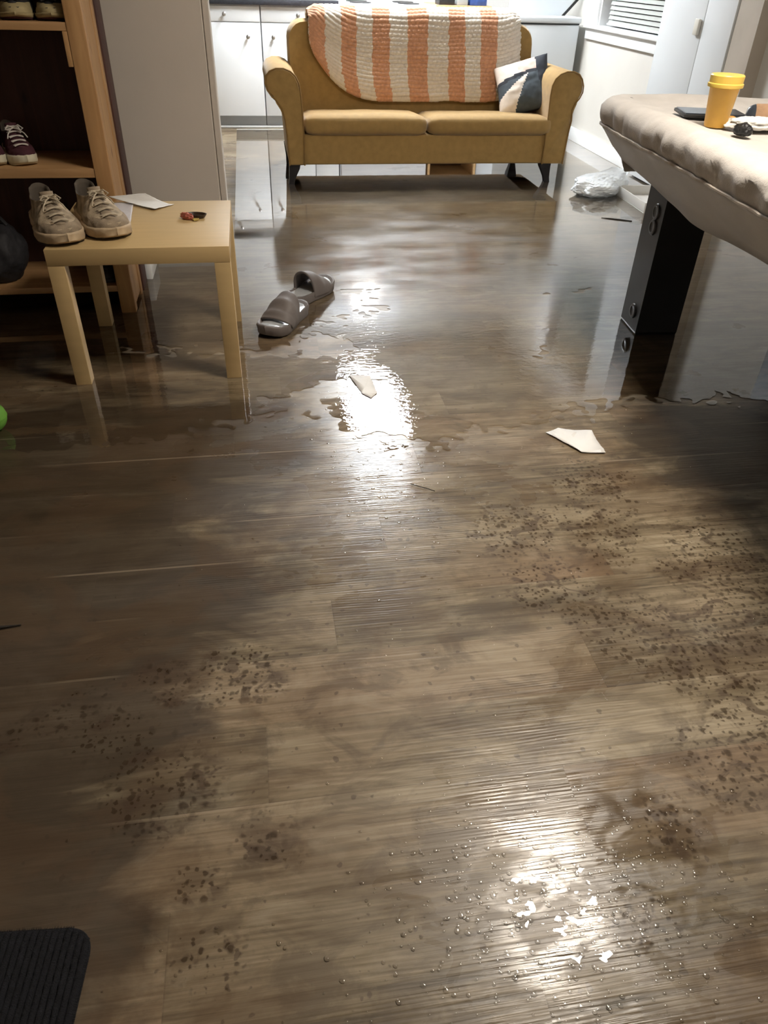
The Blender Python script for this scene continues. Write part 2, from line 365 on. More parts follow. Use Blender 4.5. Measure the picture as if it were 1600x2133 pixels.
MT = dict(
    floor=floor_material(),
    water=water_material('water_film', 1.36, 0.025, 1.0, 48, ((0.42, 2.3, 0), 1.45), ((0.95, 3.65, 0), 1.15, 0.24)),
    drop=water_material('water_drop', 1.36, 0.02, 0, 0),
    wall_lt=simple('wall_paint_pale', (0.60, 0.585, 0.545), 0.7, 0.03, 3, 0.15, 300),
    wall_gr=simple('wall_paint_greige', (0.60, 0.545, 0.485), 0.75, 0.03, 3, 0.15, 300),
    wall_bk=simple('wall_paint_kitchen', (0.62, 0.61, 0.59), 0.7, 0.03, 3, 0.1, 300),
    ceil=simple('ceiling_paint', (0.72, 0.70, 0.66), 0.85, 0.04, 8, 0.3, 200),
    trim=simple('white_trim', (0.80, 0.82, 0.83), 0.4, 0.02, 4),
    door=simple('door_white', (0.66, 0.69, 0.71), 0.42, 0.02, 3),
    beige=simple('beige_edge', (0.40, 0.35, 0.29), 0.7, 0.06, 5),
    cab=simple('cabinet_white', (0.80, 0.83, 0.85), 0.35, 0.02, 3),
    kick=simple('kick_grey', (0.33, 0.34, 0.34), 0.6, 0.06, 6),
    counter=simple('counter_dark', (0.035, 0.038, 0.048), 0.35, 0.3, 60),
    chrome=simple('knob_metal', (0.55, 0.55, 0.55), 0.3, 0.05, 5, metallic=0.9),
    enamel=simple('white_enamel', (0.80, 0.84, 0.90), 0.22, 0.02, 3),
    freezer=simple('freezer_enamel', (0.62, 0.66, 0.69), 0.35, 0.02, 3),
    black=simple('black_gap', (0.012, 0.012, 0.013), 0.5, 0.2, 8),
    pine=woodm('pine', (0.36, 0.195, 0.080), (0.50, 0.30, 0.135), 'Z', 0.45),
    pineX=woodm('pine_shelf', (0.32, 0.175, 0.075), (0.45, 0.27, 0.125), 'X', 0.45),
    oakX=woodm('oak_unit', (0.46, 0.28, 0.12), (0.58, 0.38, 0.19), 'X', 0.5),
    maroon=woodm('dark_backing', (0.045, 0.016, 0.012), (0.075, 0.028, 0.02), 'Z', 0.6),
    birch=simple('birch_laminate', (0.54, 0.385, 0.185), 0.42, 0.04, 5, 0.05, 300, stretch=(1, 8, 8)),
    sofa=simple('mustard_fabric', (0.375, 0.232, 0.074), 0.85, 0.10, 25, 0.5, 500, sheen=0.25),
    piping=simple('mustard_piping', (0.26, 0.15, 0.045), 0.85, 0.1, 25),
    dkwood=simple('dark_leg_wood', (0.016, 0.013, 0.014), 0.4, 0.3, 20),
    yarn_o=simple('orange_yarn', (0.64, 0.335, 0.20), 0.95, 0.14, 60, 0.9, 260, sheen=0.2),
    yarn_w=simple('cream_yarn', (0.76, 0.69, 0.60), 0.95, 0.08, 60, 0.9, 260, sheen=0.2),
    p_navy=simple('pillow_navy', (0.022, 0.026, 0.036), 0.85, 0.2, 30, 0.4, 400),
    p_slate=simple('pillow_slate', (0.062, 0.080, 0.098), 0.85, 0.15, 30, 0.4, 400),
    p_cream=simple('pillow_cream', (0.78, 0.70, 0.62), 0.85, 0.06, 30, 0.4, 400),
    p_pink=simple('pillow_pink', (0.70, 0.53, 0.46), 0.85, 0.08, 30, 0.4, 400),
    cover=simple('cover_cotton', (0.60, 0.565, 0.53), 0.85, 0.08, 14, 0.5, 200),
    skirt=simple('cover_skirt', (0.62, 0.60, 0.575), 0.55, 0.06, 8, 0.25, 160),
    seam=simple('cover_cord', (0.55, 0.49, 0.42), 0.8, 0.15, 60, 0.3, 300),
    blackwood=simple('black_laminate', (0.010, 0.010, 0.012), 0.38, 0.2, 10),
    blackrim=simple('black_plastic_cap', (0.02, 0.02, 0.023), 0.3, 0.1, 10),
    yel=simple('yellow_plastic', (0.66, 0.37, 0.055), 0.42, 0.06, 20, 0.1, 200),
    yel_lid=simple('yellow_lid', (0.86, 0.60, 0.12), 0.35, 0.04, 20),
    tablet=simple('tablet_dark', (0.035, 0.043, 0.058), 0.2, 0.1, 5),
    orange=simple('orange_plastic', (0.66, 0.33, 0.06), 0.45, 0.06, 20),
    tan=simple('tan_suede', (0.34, 0.21, 0.125), 0.9, 0.12, 40, 0.4, 300),
    cloth_w=simple('white_cloth', (0.74, 0.72, 0.68), 0.9, 0.05, 20, 0.4, 200),
    slide=simple('grey_foam', (0.150, 0.130, 0.122), 0.55, 0.06, 30, 0.15, 300),
    footbed=simple('footbed_wet_glare', (0.42, 0.44, 0.46), 0.16, 0.1, 20),  # glare on the wet foam painted in as a paler colour
    paper=simple('paper_white', (0.80, 0.79, 0.77), 0.7, 0.04, 12, 0.1, 60),
    paper_l=simple('paper_lilac', (0.56, 0.53, 0.54), 0.7, 0.08, 40, 0.05, 60),
    bag=simple('plastic_bag', (0.82, 0.87, 0.93), 0.35, 0.12, 14, 0.9, 30),
    mat=simple('black_mat', (0.005, 0.005, 0.0075), 1.0, 0.4, 80, 1.0, 500),
    green=simple('green_rubber', (0.14, 0.36, 0.045), 0.55, 0.08, 20),
    shoe_a=simple('shoe_beige', (0.36, 0.285, 0.195), 0.85, 0.50, 30, 0.5, 250),
    shoe_b=simple('shoe_mesh_grey', (0.27, 0.21, 0.145), 0.9, 0.25, 40, 0.6, 300),
    sole_a=simple('sole_tan', (0.47, 0.36, 0.235), 0.7, 0.25, 16, 0.2, 150),
    sole_d=simple('sole_dark', (0.03, 0.026, 0.022), 0.8, 0.2, 20),
    lace=simple('lace_beige', (0.44, 0.37, 0.27), 0.9, 0.1, 60),
    lining=simple('shoe_lining', (0.075, 0.06, 0.045), 0.95, 0.1, 30),
    maroon_s=simple('shoe_maroon', (0.062, 0.014, 0.022), 0.85, 0.2, 30, 0.4, 300),
    rubber_w=simple('rubber_cream', (0.66, 0.62, 0.47), 0.6, 0.06, 20),
    lace_w=simple('lace_white', (0.62, 0.57, 0.52), 0.9, 0.06, 40),
    dark_s=simple('shoe_dark', (0.018, 0.017, 0.020), 0.7, 0.2, 30, 0.4, 300),
    toe_y=simple('toe_ochre', (0.36, 0.29, 0.15), 0.7, 0.15, 25),
    blue=simple('blue_box', (0.03, 0.07, 0.24), 0.4, 0.3, 30),
    blind=simple('blind_slat', (0.40, 0.42, 0.40), 0.5, 0.03, 10),
    dish=simple('dish_brown', (0.035, 0.020, 0.011), 0.4, 0.2, 30),
    wrap_r=simple('wrapper_pink', (0.42, 0.12, 0.085), 0.4, 0.3, 90),
    wrap_y=simple('wrapper_yellow', (0.45, 0.34, 0.09), 0.4, 0.15, 50),
    tray=simple('tray_white', (0.62, 0.61, 0.58), 0.4, 0.04, 10),
    twig=simple('dark_twig', (0.02, 0.016, 0.012), 0.7, 0.2, 30),
    glass_n=simple('night_glass', (0.02, 0.022, 0.025), 0.08, 0.1, 3),
    seamline=simple('seam_shadow_gap', (0.30, 0.31, 0.32), 0.8, 0.05, 10),
)

# ================================================================== SETTING
XR, YB, XL, YN = 2.68, 7.75, -3.0, -1.6      # right wall, back wall, left wall, wall behind the camera
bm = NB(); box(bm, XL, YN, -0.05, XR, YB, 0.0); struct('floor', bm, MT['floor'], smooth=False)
bm = NB(); box(bm, XL, YN, CEIL, XR, YB, CEIL + 0.08); struct('ceiling', bm, MT['ceil'], smooth=False)
bm = NB(); box(bm, XL, YB, 0, XR + 0.1, YB + 0.1, CEIL); struct('wall_back', bm, MT['wall_bk'], smooth=False)
bm = NB(); box(bm, XL - 0.1, YN, 0, XL, YB, CEIL); struct('wall_left', bm, MT['wall_gr'], smooth=False)
bm = NB(); box(bm, XL - 0.1, YN - 0.1, 0, XR + 0.1, YN, CEIL); struct('wall_front', bm, MT['wall_gr'], smooth=False)
# right wall with the window opening
WY0, WY1, WZ0, WZ1 = 5.25, 6.42, 0.825, 1.86
bm = NB()
box(bm, XR, YN, 0, XR + 0.14, WY0, CEIL); box(bm, XR, WY1, 0, XR + 0.14, YB, CEIL)
box(bm, XR, WY0, 0, XR + 0.14, WY1, WZ0); box(bm, XR, WY0, WZ1, XR + 0.14, WY1, CEIL)
struct('wall_right', bm, MT['wall_lt'], smooth=False)
# partition between shelf and kitchen
bm = NB(); box(bm, XL, 3.62, 0, -0.168, 3.76, CEIL, bev=0.004); struct('wall_partition', bm, MT['wall_gr'], smooth=False)
bm = NB(); box(bm, -0.166, 3.628, 0, -0.140, 3.752, CEIL, bev=0.004); struct('trim_1', bm, MT['wall_gr'], smooth=False)
bm = NB(); box(bm, XR - 0.014, 5.32, 0, XR, YB, 0.10, bev=0.003); struct('baseboard_right', bm, MT['trim'])
bm = NB(); box(bm, -0.520, 3.39, 0, -0.492, 3.615, 0.10, bev=0.004); struct('baseboard_left', bm, MT['trim'])
bm = NB(); box(bm, -0.489, 3.606, 0, -0.172, 3.618, 0.02); struct('baseboard_partition', bm, MT['trim'])
# window: casing, sill, pane
win = empty('window_1', (XR, 0, 0)); win['kind'] = 'structure'
bm = NB()
box(bm, -0.018, WY1, WZ0 - 0.09, 0.0, WY1 + 0.19, WZ1 + 0.09, bev=0.003)
box(bm, -0.018, WY0 - 0.10, WZ0 - 0.09, 0.0, WY0, WZ1 + 0.09, bev=0.003)
box(bm, -0.018, WY0, WZ1, 0.0, WY1, WZ1 + 0.09, bev=0.003)
box(bm, 0, WY1 - 0.02, WZ0, 0.11, WY1, WZ1); box(bm, 0, WY0, WZ0, 0.11, WY0 + 0.02, WZ1); box(bm, 0, WY0, WZ1 - 0.02, 0.11, WY1, WZ1)
link('window_frame', bm, MT['trim'], win)
bm = NB(); box(bm, -0.020, WY0 - 0.02, WZ0 - 0.095, 0.0, WY1 + 0.19, WZ0 - 0.02, bev=0.003)
box(bm, -0.045, WY0 - 0.04, WZ0 - 0.022, 0.11, WY1 + 0.19, WZ0 + 0.002, bev=0.004)
link('window_sill', bm, MT['trim'], win)
link('window_pane', bx(0.10, WY0 + 0.01, WZ0, 0.108, WY1 - 0.01, WZ1), MT['glass_n'], win)
# blind with closed slats
bl = empty('window_blind', (XR + 0.035, 0, WZ0 + 0.01), label='grey horizontal slat blind closed over the window on the right wall', cat='blind')
bm = NB(); n = 34
for i in range(n):
    z = 0.022 + i * 0.0295
    vs = [(-0.004, z - 0.0120), (0.006, z + 0.0120), (0.008, z + 0.0115), (-0.002, z - 0.0125)]
    prism(bm, [(a, b) for a, b in vs], 'Y', WY0 + 0.03, WY1 - 0.10)
bm2 = NB(); bmesh.ops.delete(bm2, geom=[]); 
link('slats', bm, MT['blind'], bl, smooth=False)
link('bottom_rail', bx(-0.012, WY0 + 0.03, 0.002, 0.014, WY1 - 0.10, 0.014, bev=0.003), MT['trim'], bl); bm2.free()
link('head_rail', bx(-0.015, WY0 + 0.03, 0.985, 0.025, WY1 - 0.08, 1.012, bev=0.003), MT['trim'], bl)
# folding door on the right wall
dr = empty('door_1', (XR, 0, 0)); dr['kind'] = 'structure'
link('door_leaf', bx(-0.052, 4.7615, 0.012, -0.012, 5.295, 2.02, bev=0.002), MT['door'], dr)
link('door_leaf', bx(-0.050, 4.447, 0.012, -0.012, 4.759, 2.02, bev=0.002), MT['door'], dr)
link('door_frame', bx(-0.012, 4.44, 0, 0, 5.32, 2.06, bev=0.003), MT['seamline'], dr)
bm = NB(); box(bm, -0.074, 4.775, 0.875, -0.055, 4.825, 0.955, bev=0.005); link('latch', bm, simple('latch_cream', (0.60, 0.58, 0.52), 0.45), dr)
bm = NB(); prism(bm, [(2.60, 4.16), (XR, 4.16), (XR, 4.439), (2.640, 4.439)], 'Z', 0, CEIL); struct('trim_2', bm, MT['beige'], smooth=False)

# ================================================================== LIGHTS
def fixture(name, spec, label):
    (x, y, z), sx, sy, W, c = spec
    e = empty(name, (x, y, z), label=label, cat='ceiling light', group=None)
    bm = NB()
    for a in ((-sx / 2 - .03, -sy / 2 - .03, sx / 2 + .03, -sy / 2), (-sx / 2 - .03, sy / 2, sx / 2 + .03, sy / 2 + .03), (-sx / 2 - .03, -sy / 2, -sx / 2, sy / 2), (sx / 2, -sy / 2, sx / 2 + .03, sy / 2)):
        box(bm, a[0], a[1], -0.03, a[2], a[3], 0)
    link('frame', bm, MT['trim'], e)
    link('diffuser', bx(-sx / 2, -sy / 2, -0.012, sx / 2, sy / 2, -0.006), emis(name + '_glow', c, W / (sx * sy * PI)), e, smooth=False)
    return e
fixture('ceiling_light', KITCHEN_LIGHT, 'long cool white ceiling light panel above the sofa by the kitchen')
fixture('ceiling_light', ROOM_LIGHT, 'warm rectangular ceiling light panel above the pool table edge')

# ================================================================== KITCHEN
def base_cabinet(x0, x1, label, drawerk, doorks, splits):
    YF = 7.10
    c = empty('base_cabinet', ((x0 + x1) / 2, YF, 0), label=label, cat='kitchen cabinet', group='white base cabinets')
    w = (x1 - x0) / 2
    link('body', bx(-w, 0.02, 0.095, w, 0.62, 0.876), MT['cab'], c, smooth=False)
    link('toe_kick', bx(-w, 0.05, 0.0, w, 0.60, 0.094), MT['kick'], c, smooth=False)
    d = link('drawer', bx(-w + .003, 0, 0.765, w - .003, 0.019, 0.868, bev=0.003), MT['cab'], c)
    def knob(par, kx, kz):
        bm = NB(); lathe(bm, [(0, 0), (.006, 0), (.006, .012), (.014, .018), (.016, .026), (.010, .031), (0, .032)], n=16)
        bmesh.ops.rotate(bm, verts=bm.verts, cent=(0, 0, 0), matrix=Matrix.Rotation(PI / 2, 3, 'X'))
        bmesh.ops.translate(bm, verts=bm.verts, vec=(kx, 0, kz)); link('knob', bm, MT['chrome'], par)
    knob(d, drawerk, 0.815)
    for (a, b), k in zip(splits, doorks):
        o = link('door', bx(a + .003, 0, 0.098, b - .003, 0.019, 0.758, bev=0.003), MT['cab'], c); knob(o, k, 0.665)
    return c
base_cabinet(-0.44, 0.122, 'white base cabinet with one door, leftmost, beside the grey partition wall', 0.0, [0.176], [(-0.281, 0.281)])
base_cabinet(0.126, 0.742, 'white base cabinet partly behind the left end of the mustard sofa', -0.012, [-0.216, 0.21], [(-0.308, 0.10), (0.10, 0.308)])
tag(link('countertop', bx(-0.47, 7.07, 0.878, 0.748, 7.73, 0.918, bev=0.004), MT['counter']), 'dark kitchen countertop over the white base cabinets', 'countertop')
bm = bx(-0.46, 7.128, 0.001, 0.742, 7.146, 0.018, bev=0.004); struct('trim_3', bm, MT['trim'])
st = empty('stove', (1.146, 7.09, 0), label='white stove with dark cooktop line behind the sofa blanket', cat='stove')
link('body', bx(-0.395, 0.02, 0.03, 0.395, 0.62, 0.872, bev=0.004), MT['enamel'], st)
link('oven_door', bx(-0.385, -0.012, 0.26, 0.385, 0.018, 0.835, bev=0.006), MT['enamel'], st)
link('storage_drawer', bx(-0.385, -0.008, 0.06, 0.385, 0.018, 0.25, bev=0.006), MT['enamel'], st)
link('vent_strip', bx(-0.36, -0.014, 0.842, 0.36, 0.015, 0.862, bev=0.002), MT['kick'], st)
link('cooktop_gap', bx(-0.393, 0.0, 0.872, 0.393, 0.60, 0.884), MT['counter'], st, smooth=False)
link('cooktop', bx(-0.397, -0.01, 0.884, 0.397, 0.60, 0.902, bev=0.004), MT['enamel'], st)
bm = NB(); tube(bm, [(-.3, -.014, .80), (-.3, -.05, .80), (.3, -.05, .80), (.3, -.014, .80)], .009, 10); link('handle', bm, MT['enamel'], st)
for bxp in (-0.2, 0.2):
    for byp in (0.16, 0.43):
        bm = NB(); lathe(bm, [(0, 0), (.09, 0), (.09, .006), (.075, .008), (0, .008)], (bxp, byp, .902), 28); link('burner', bm, MT['black'], st)
hd = empty('range_hood', (1.02, 7.45, 1.62), label='white range hood with a lit lamp above the stove', cat='range hood')
bm = NB(); prism(bm, [(-.20, 0), (.29, 0), (.29, .16), (-.10, .16), (-.20, .06)], 'X', -.36, .36, bev=.004); link('body', bm, MT['enamel'], hd)
link('lamp', bx(-.11, -.16, -.012, .11, -.03, -.001), emis('hood_glow', (1, .97, .92), HOOD_W / (.22 * .13 * PI)), hd, smooth=False)
# small wooden unit
wu = empty('wooden_unit', (1.78, 7.10, 0), label='light wood open unit with dark inside, between stove and white chest', cat='shelf unit')
link('top_board', bx(-.235, -.01, .875, .235, .50, .905, bev=.003), MT['oakX'], wu)
for s, nm in ((-1, 'side_panel'), (1, 'side_panel')):
    link(nm, bx(min(s * .225, s * .205), 0, 0, max(s * .225, s * .205), .48, .874), MT['oakX'], wu, smooth=False)
link('back_panel', bx(-.204, .46, 0.0, .204, .475, .874), MT['maroon'], wu, smooth=False)
link('shelf', bx(-.204, .01, .40, .204, .455, .42), MT['oakX'], wu, smooth=False)
for (a, b, h, m, lab) in ((-.20, -.07, .05, 'black', 'black box on the light wood unit, nearest the stove'), (-.05, .04, .07, 'kick', 'grey box on the light wood unit between black and blue boxes'), (.06, .20, .06, 'blue', 'blue box on the light wood unit, nearest the white chest')):
    o = link('storage_box', bx(a, .03, 0, b, .20, h, bev=.004), MT[m]); o.location = (1.78, 7.10, .9055); tag(o, lab, 'box', 'small boxes on the wooden unit')
# chest appliance
fz = empty('chest_freezer', (2.325, 6.60, 0), label='white chest appliance in the corner under the window', cat='freezer')
link('body', bx(-.315, .01, .03, .285, .62, .815, bev=.012), MT['freezer'], fz)
link('plinth', bx(-.30, .03, 0, .27, .60, .03), MT['black'], fz, smooth=False)
link('gasket', bx(-.31, .016, .815, .28, .615, .824), MT['black'], fz, smooth=False)
link('lid', bx(-.318, 0, .824, .29, .625, .866, bev=.010, seg=3), MT['freezer'], fz)
# board standing on it
lb = empty('leaning_panel', (2.31, 6.80, .8668), label='white panel with a sloping dark right edge standing on the white chest', cat='panel')
bm = NB(); prism(bm, [(-.235, 0), (.205, 0), (.325, .125), (.325, .46), (-.235, .46)], 'Y', 0, .018); link('board', bm, MT['freezer'], lb, smooth=False)
bm = NB(); prism(bm, [(.2055, 0), (.232, 0), (.352, .125), (.352, .46), (.3255, .46), (.3255, .125)], 'Y', -.003, .021); link('dark_edging', bm, MT['black'], lb, smooth=False)

# ================================================================== SOFA
sofa = empty('sofa', (1.09, 5.10, 0), label='mustard yellow two seat sofa with rolled arms and dark legs', cat='sofa')
SX0, SX1 = 0.215 - 1.09, 2.045 - 1.09
link('base', bx(SX0 + .01, .0, .12, SX1 - .01, .80, .295, bev=.012, seg=3), MT['sofa'], sofa)
prof = [(.217, .12), (.214, .20), (.208, .30), (.200, .38), (.186, .44), (.160, .478), (.128, .505), (.102, .54), (.092, .575), (.098, .61), (.122, .638), (.160, .652), (.205, .652), (.245, .638), (.275, .612), (.293, .575), (.302, .52), (.308, .44), (.312, .34), (.312, .12)]
for s in (1, -1):
    pr = [((x - 1.09) if s > 0 else -(x - 1.09) - .003 + .072 * max(0, min(1, (.60 - z) / .22)) * (1 if x < .28 else .35), z) for x, z in prof]
    bm = NB(); prism(bm, pr, 'Y', -.015, .70, bev=.012)
    a = link('armrest', bm, MT['sofa'], sofa, angle=50)
    bm = NB(); tube(bm, [(x, -.017, z) for x, z in pr], .0045, 6); link('piping', bm, MT['piping'], a)
# backrest: slightly raked, rounded top corners
def backf():
    bm = NB(); rings = []
    pts = []
    W, T, r = .825, .862, .10
    outline = [(-W, .28), (-W, T - r)] + [(-W + r - r * math.cos(a), T - r + r * math.sin(a)) for a in [i * PI / 2 / 6 for i in range(1, 7)]]
    outline += [(lerp(-W + r, W - r, i / 8), T + .006 * math.sin(PI * i / 8)) for i in range(1, 8)]
    outline += [(W - r + r * math.sin(a), T - r + r * math.cos(a)) for a in [i * PI / 2 / 6 for i in range(0, 7)]] + [(W, .28)]
    def sec(y, inset, rake):
        out = []
        for x, z in outline:
            k = (z - .28) / (T - .28)
            out.append(((x) * (1 - inset / W), y + rake * k, z - (inset if z > .5 else 0)))
        return out
    loft(bm, [sec(.47, .03, .09), sec(.46, .008, .10), sec(.48, 0, .11), sec(.68, 0, .08), sec(.74, .01, .06), sec(.75, .035, .05)])
    return bm
link('backrest', backf(), MT['sofa'], sofa, angle=50)
def cushion_bm(x0, x1, y0, y1, z0, z1, crown=.014, bulge=.012):
    bm = NB(); cx, cy, cz = (x0 + x1) / 2, (y0 + y1) / 2, (z0 + z1) / 2
    hx, hy, hz = (x1 - x0) / 2, (y1 - y0) / 2, (z1 - z0) / 2
    V = box(bm, -1, -1, -1, 1, 1, 1)
    bmesh.ops.subdivide_edges(bm, edges=bm.edges[:], cuts=13, use_grid_fill=True)
    rr = .045
    for v in bm.verts:
        p = Vector((v.co.x * hx, v.co.y * hy, v.co.z * hz))
        q = Vector((max(-hx + rr, min(hx - rr, p.x)), max(-hy + rr, min(hy - rr, p.y)), max(-hz + rr, min(hz - rr, p.z))))
        d = p - q
        if d.length > 0: p = q + d.normalized() * min(rr, d.length if sum(abs(c) > 1e-6 for c in d) == 1 else rr)
        kx, ky = 1 - (p.x / hx) ** 2, 1 - (p.y / hy) ** 2
        p.z -= .050 * max(0, (p.y + hy) / (2 * hy)) ** 1.3
        p.z += (crown * max(0, kx) ** .5 * max(0, ky) ** .5) * (1 if p.z > 0 else -.15)
        p.y += -bulge * max(0, kx) * (1 if p.y < 0 else 0) * (1 - (p.z / (hz + .03)) ** 2)
        p.z += .004 * nz(p.x * 6, p.y * 6, 3)
        v.co = p + Vector((cx, cy, cz))
    return bm
link('seat_cushion', cushion_bm(.318 - 1.09, 1.098 - 1.09, -.035, .54, .292, .402), MT['sofa'], sofa, angle=80)
link('seat_cushion', cushion_bm(1.104 - 1.09, 1.925 - 1.09, -.035, .54, .292, .398), MT['sofa'], sofa, angle=80)
for sx, y0 in ((-1, .05), (1, .05), (-1, .74), (1, .74)):
    bm = NB(); cx = sx * .86
    rs = []
    for z, h, o in ((.121, .036, 0), (.095, .033, .002), (.06, .025, .012), (.03, .019, .020), (.0, .018, .026)):
        rs.append([(cx - sx * .02 + sx * o * (1 if y0 < .3 else .3) + a * h, y0 + (-o if y0 < .3 else o) * .5 + b * h, z) for a, b in ((-1, -1), (1, -1), (1, 1), (-1, 1))])
    loft(bm, rs); link('leg', bm, MT['dkwood'], sofa)

# ---- chunky knit blanket over the back
def blanket():
    bm = NB()
    edges = [0, .070, .145, .215, .29, .37, .455, .55, .65, .73, .805, .885, 1.0001]
    NU, NV, ROWS = 300, 380, 40
    # path of cross-section (y, z) from behind the back, over the top, down the front
    path = [(5.875, .50), (5.885, .80), (5.86, .885), (5.78, .905), (5.69, .900), (5.640, .875), (5.628, .82), (5.59, .60), (5.565, .45), (5.555, .405)]
    L = [0]
    for a, b in zip(path, path[1:]): L.append(L[-1] + math.hypot(b[0] - a[0], b[1] - a[1]))
    def at(s):
        s = max(0, min(L[-1] - 1e-6, s))
        for i in range(len(L) - 1):
            if s <= L[i + 1]:
                t = (s - L[i]) / (L[i + 1] - L[i]); a, b = path[i], path[i + 1]
                y, z = lerp(a[0], b[0], t), lerp(a[1], b[1], t)
                d = Vector((0, b[0] - a[0], b[1] - a[1])).normalized(); return y, z, Vector((0, -d.z, d.y)) * -1
    def smoothn(s):
        v = Vector((0, 0, 0))
        for k in range(-3, 4): v += at(s + k * .012)[2]
        return v.normalized()
    def fn(u, v):
        # front hem: straight in the middle, curving up at the ends
        k = abs(u - .5) * 2
        hem = L[-1] - .02 - (.25 * max(0, (k - .42) / .58) ** 2.2 if u < .5 else .07 * max(0, (k - .75) / .25) ** 2)
        s = lerp(.12, hem, v)
        # gathers towards the left end
        y, z, n = at(s); n = smoothn(s)
        fr = max(0, (s - .62) / (L[-1] - .62))
        x0 = lerp(.403, .385, fr); x1 = lerp(1.80, 1.82, fr)
        x0 += .05 * max(0, (v - .80) / .20) ** 2
        x = lerp(x0, x1, u)
        rowph = v * ROWS + .10 * math.sin(u * 9) + .34 * nz(u * 7, v * 5, 1) + .05 * nz(u * 40, v * 20, 4)
        cord = abs(math.sin(PI * rowph)) ** .55
        ply = math.sin(u * 300 + math.floor(rowph) * 2.1 + (rowph % 1) * 4.0)
        edge = min(1, min(u, 1 - u) * 30, (1 - v) * 25 + .25)
        off = .006 + .024 * cord * edge + .0016 * ply * cord + .010 * nz(u * 5, v * 5, 9)
        p = Vector((x, y, z)) + n * off
        if u > .97: p.x += .006 * math.sin(v * ROWS * 2 * PI)
        return p
    def mi(u, v):
        uu = u + .004 * nz(v * 30, u * 8, 5)
        for i in range(12):
            if edges[i] <= uu < edges[i + 1]: return i % 2
        return 1
    grid(bm, fn, NU, NV, mi)
    # hem cord
    return bm
o = link('knit_blanket', blanket(), [MT['yarn_o'], MT['yarn_w']], angle=180, recalc=False)
so = o.modifiers.new('thick', 'SOLIDIFY'); so.thickness = .012; so.offset = -1
tag(o, 'chunky knit blanket in orange and cream stripes draped over the sofa back', 'blanket')

# ---- patchwork throw pillow
def pillow():
    bm = NB(); n = 44; h = .180
    def surf(sg):
        def fn(u, v):
            a, b = u * 2 - 1, v * 2 - 1
            e = max(0, (1 - a * a)) * max(0, (1 - b * b)); t = .085 * e ** .42
            k = 1 - .07 * (1 - abs(a) ** 2) * abs(b) ** 2 - .07 * (1 - abs(b) ** 2) * abs(a) ** 2
            w_ = .006 * nz(a * 5, b * 5, sg * 2) * e ** .3
            return Vector((a * h * (1 - .06 * (1 - a * a) * 0 - .07 * (b * b < 2) * (1 - b * b)), b * h * (1 - .07 * (1 - a * a)), sg * t + w_))
        return fn
    def mi(u, v):
        a, b = u * 2 - 1, v * 2 - 1
        if a > .62 - .10 * b: return 0                       # navy right edge
        if b > .30 + .10 * a: return 3 if a > -.1 else 2     # pink / cream top
        if b > .16 + .12 * a: return 0                       # thin navy seam band
        if a < -.02 + .55 * (b + .3) and b < -.10 + .55 * (a + .35): return 2
        return 1
    for sg in (1, -1):
        grid(bm, surf(sg), n, n, mi if sg > 0 else (lambda u, v: 0))
    bmesh.ops.remove_doubles(bm, verts=bm.verts, dist=.0006)
    return bm
pl = link('throw_pillow', pillow(), [MT['p_navy'], MT['p_slate'], MT['p_cream'], MT['p_pink']], angle=70)
tag(pl, 'patchwork throw pillow in navy, slate and cream leaning in the sofa corner', 'pillow')
# orient: local z faces the room (towards -y, up and left)
zax = Vector((-.42, -.70, .58)).normalized(); xax = Vector((.90, -.42, .10)); xax = (xax - zax * xax.dot(zax)).normalized(); yax = zax.cross(xax)
rot = Matrix.Rotation(R(13), 4, zax)
pm = Matrix(((xax.x, yax.x, zax.x, 0), (xax.y, yax.y, zax.y, 0), (xax.z, yax.z, zax.z, 0), (0, 0, 0, 1)))
pl.matrix_world = Matrix.Translation((1.800, 5.395, .530)) @ rot @ pm

# ================================================================== SIDE TABLE and what stands on it
tb = empty('side_table', (-.375, 2.643, 0), label='light birch square side table with four straight legs', cat='table')
link('tabletop', bx(-.275, -.275, .40, .275, .275, .45, bev=.0015), MT['birch'], tb)
for sx in (-1, 1):
    for sy in (-1, 1):
        link('leg', bx(min(sx * .275, sx * .225), min(sy * .275, sy * .225), 0, max(sx * .275, sx * .225), max(sy * .275, sy * .225), .3995, bev=.0015), MT['birch'], tb)

